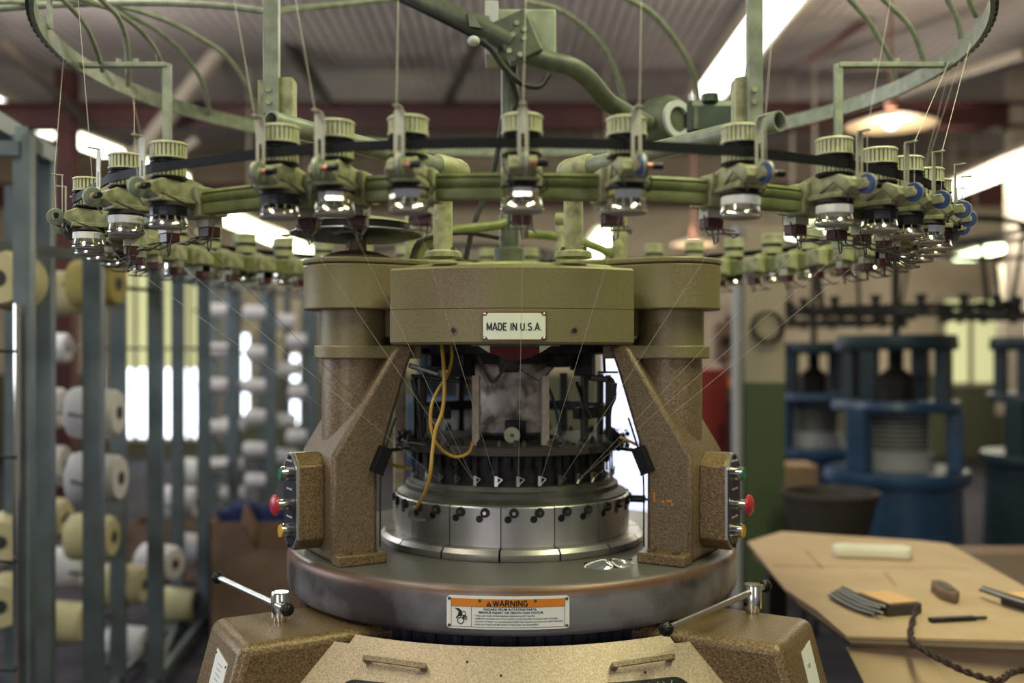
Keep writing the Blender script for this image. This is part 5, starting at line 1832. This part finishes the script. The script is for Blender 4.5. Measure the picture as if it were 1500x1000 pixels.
arm = [lb(762, 76, 2.12), lb(800, 88, 2.13), lb(836, 97, 2.14), lb(862, 116, 2.17), lb(888, 147, 2.22), lb(915, 164, 2.26), lb(950, 182, 2.3)]
MB().tube(spline(arm, 5), .021, 10).build('blower_arm', 'pipe', LB)
MB().tube(spline([lb(702, 58, 2.06), lb(720, 72, 2.06), lb(740, 100, 2.07), lb(765, 122, 2.08), lb(790, 126, 2.09), lb(803, 108, 2.1)], 6), .007, 8).build('cable', 'blackmat', LB)
MB().tube(spline([lb(740, 100, 2.1), lb(752, 125, 2.12), lb(757, 150, 2.14), lb(748, 175, 2.15)], 6), .006, 8).build('cable', 'blackmat', LB)
MB().sphere(lb(694, 60, 2.05), .013, 8, .8).build('plug', 'dirty', LB)
p = lb(975, 180, 2.36)
T = Matrix.Translation(p) @ Matrix.Rotation(R(35), 4, 'Z') @ Matrix.Rotation(R(90), 4, 'X')
MB().lathe([(0, -.04), (.05, -.04), (.062, -.03), (.062, .02), (.05, .035), (0, .04)], 28, T=T).build('fan_housing', 'pipe', LB)
MB().lathe([(.03, .036), (.045, .036), (.045, .046), (.03, .046)], 24, T=T).build('fan_inlet', 'dirty', LB)
a, c = lb(1000, 148, 2.36), lb(1098, 205, 2.36)
MB().box(a.x, c.x, a.y - .03, a.y + .07, c.z, a.z).build('motor', 'motor', LB, smooth=0, bevel=.018)
MB().box(a.x + .02, a.x + .03, a.y - .033, a.y - .028, c.z + .02, a.z - .02).build('motor_seam', 'pipe', LB, smooth=0)
MB().cyl(lb(1040, 150, 2.34), lb(1040, 138, 2.34), .02, n=14).build('motor_cap', 'motor', LB)

# ================================================================== YARNS
yi = 0
front_sorted = sorted(thetas)
UP = [-RH]
n_front = len(front_sorted)


def yarn(label, pts, r=.0006, m='yarn'):
    o = MB().tube(pts, r, 5).build('yarn_strand', m)
    tag(o, label, 'yarn', 'yarn strands of the tan machine')
    return o


top_px = {130: 'h-84', 185: (112, -30), 247: 'h-104', 410: (338, -30), 490: (428, -30), 598: (584, -30), 765: (771, -30), 918: (940, -30), 1085: (1137, -30), 1222: (1310, -30), 1288: 'h88', 1327: 'h80'}
for i, (px, kind) in enumerate(front_px):
    th = R(theta_front(px))
    n = Vector((math.sin(th), -math.cos(th), 0))
    tv = Vector((math.cos(th), math.sin(th), 0))
    base = n * RP
    eye = base + n * (.0435 + .014) + Vector((0, 0, 1.7200))
    disc_p = base + n * .055 + tv * .0035 + Vector((0, 0, 1.659))
    tp = top_px[px]
    if isinstance(tp, str):
        ha = R(float(tp[1:]))
        top = Vector(((RH - .006) * math.sin(ha), -(RH - .006) * math.cos(ha), 2.03))
    else:
        top = W(tp[0], tp[1], (eye.y + DC) + .12)
    yarn('fine white yarn coming down from the top hoop to the %s feeder from the left' % ORD[i], [top, eye, disc_p], .0004)
    hook = base - n * .069 + tv * .003 + Vector((0, 0, 1.560))
    # to the guide nearest in angle
    ga = min(((2 * PI * (k + .28) / NG + PI) % (2 * PI) - PI for k in range(NG)), key=lambda q: abs(q - th * 1.0))
    g = Vector((.2255 * math.sin(ga), -.2255 * math.cos(ga), 1.140)) 
    wheel_out = base - n * .020 + Vector((0, 0, 1.604))
    yarn('fine %s yarn slanting from the %s feeder from the left down to the dial guides' % ('dark' if px == 247 else 'white', ORD[i]), [wheel_out, hook, g], .00032, 'yarn_dark' if px == 247 else 'yarn')
for j, ((x0, y0), (x1, y1), d0, d1) in enumerate((((190, 128), (238, 330), 2.3, 2.45), ((1412, 70), (1352, 260), 2.1, 2.2), ((1395, 85), (1340, 300), 2.2, 2.25))):
    yarn('faint yarn hanging behind the %s' % ('left feeders from the hoop', 'rightmost feeders, outer of two', 'rightmost feeders, inner of two')[j], [W(x0, y0, d0), W(x1, y1, d1)], .0005)
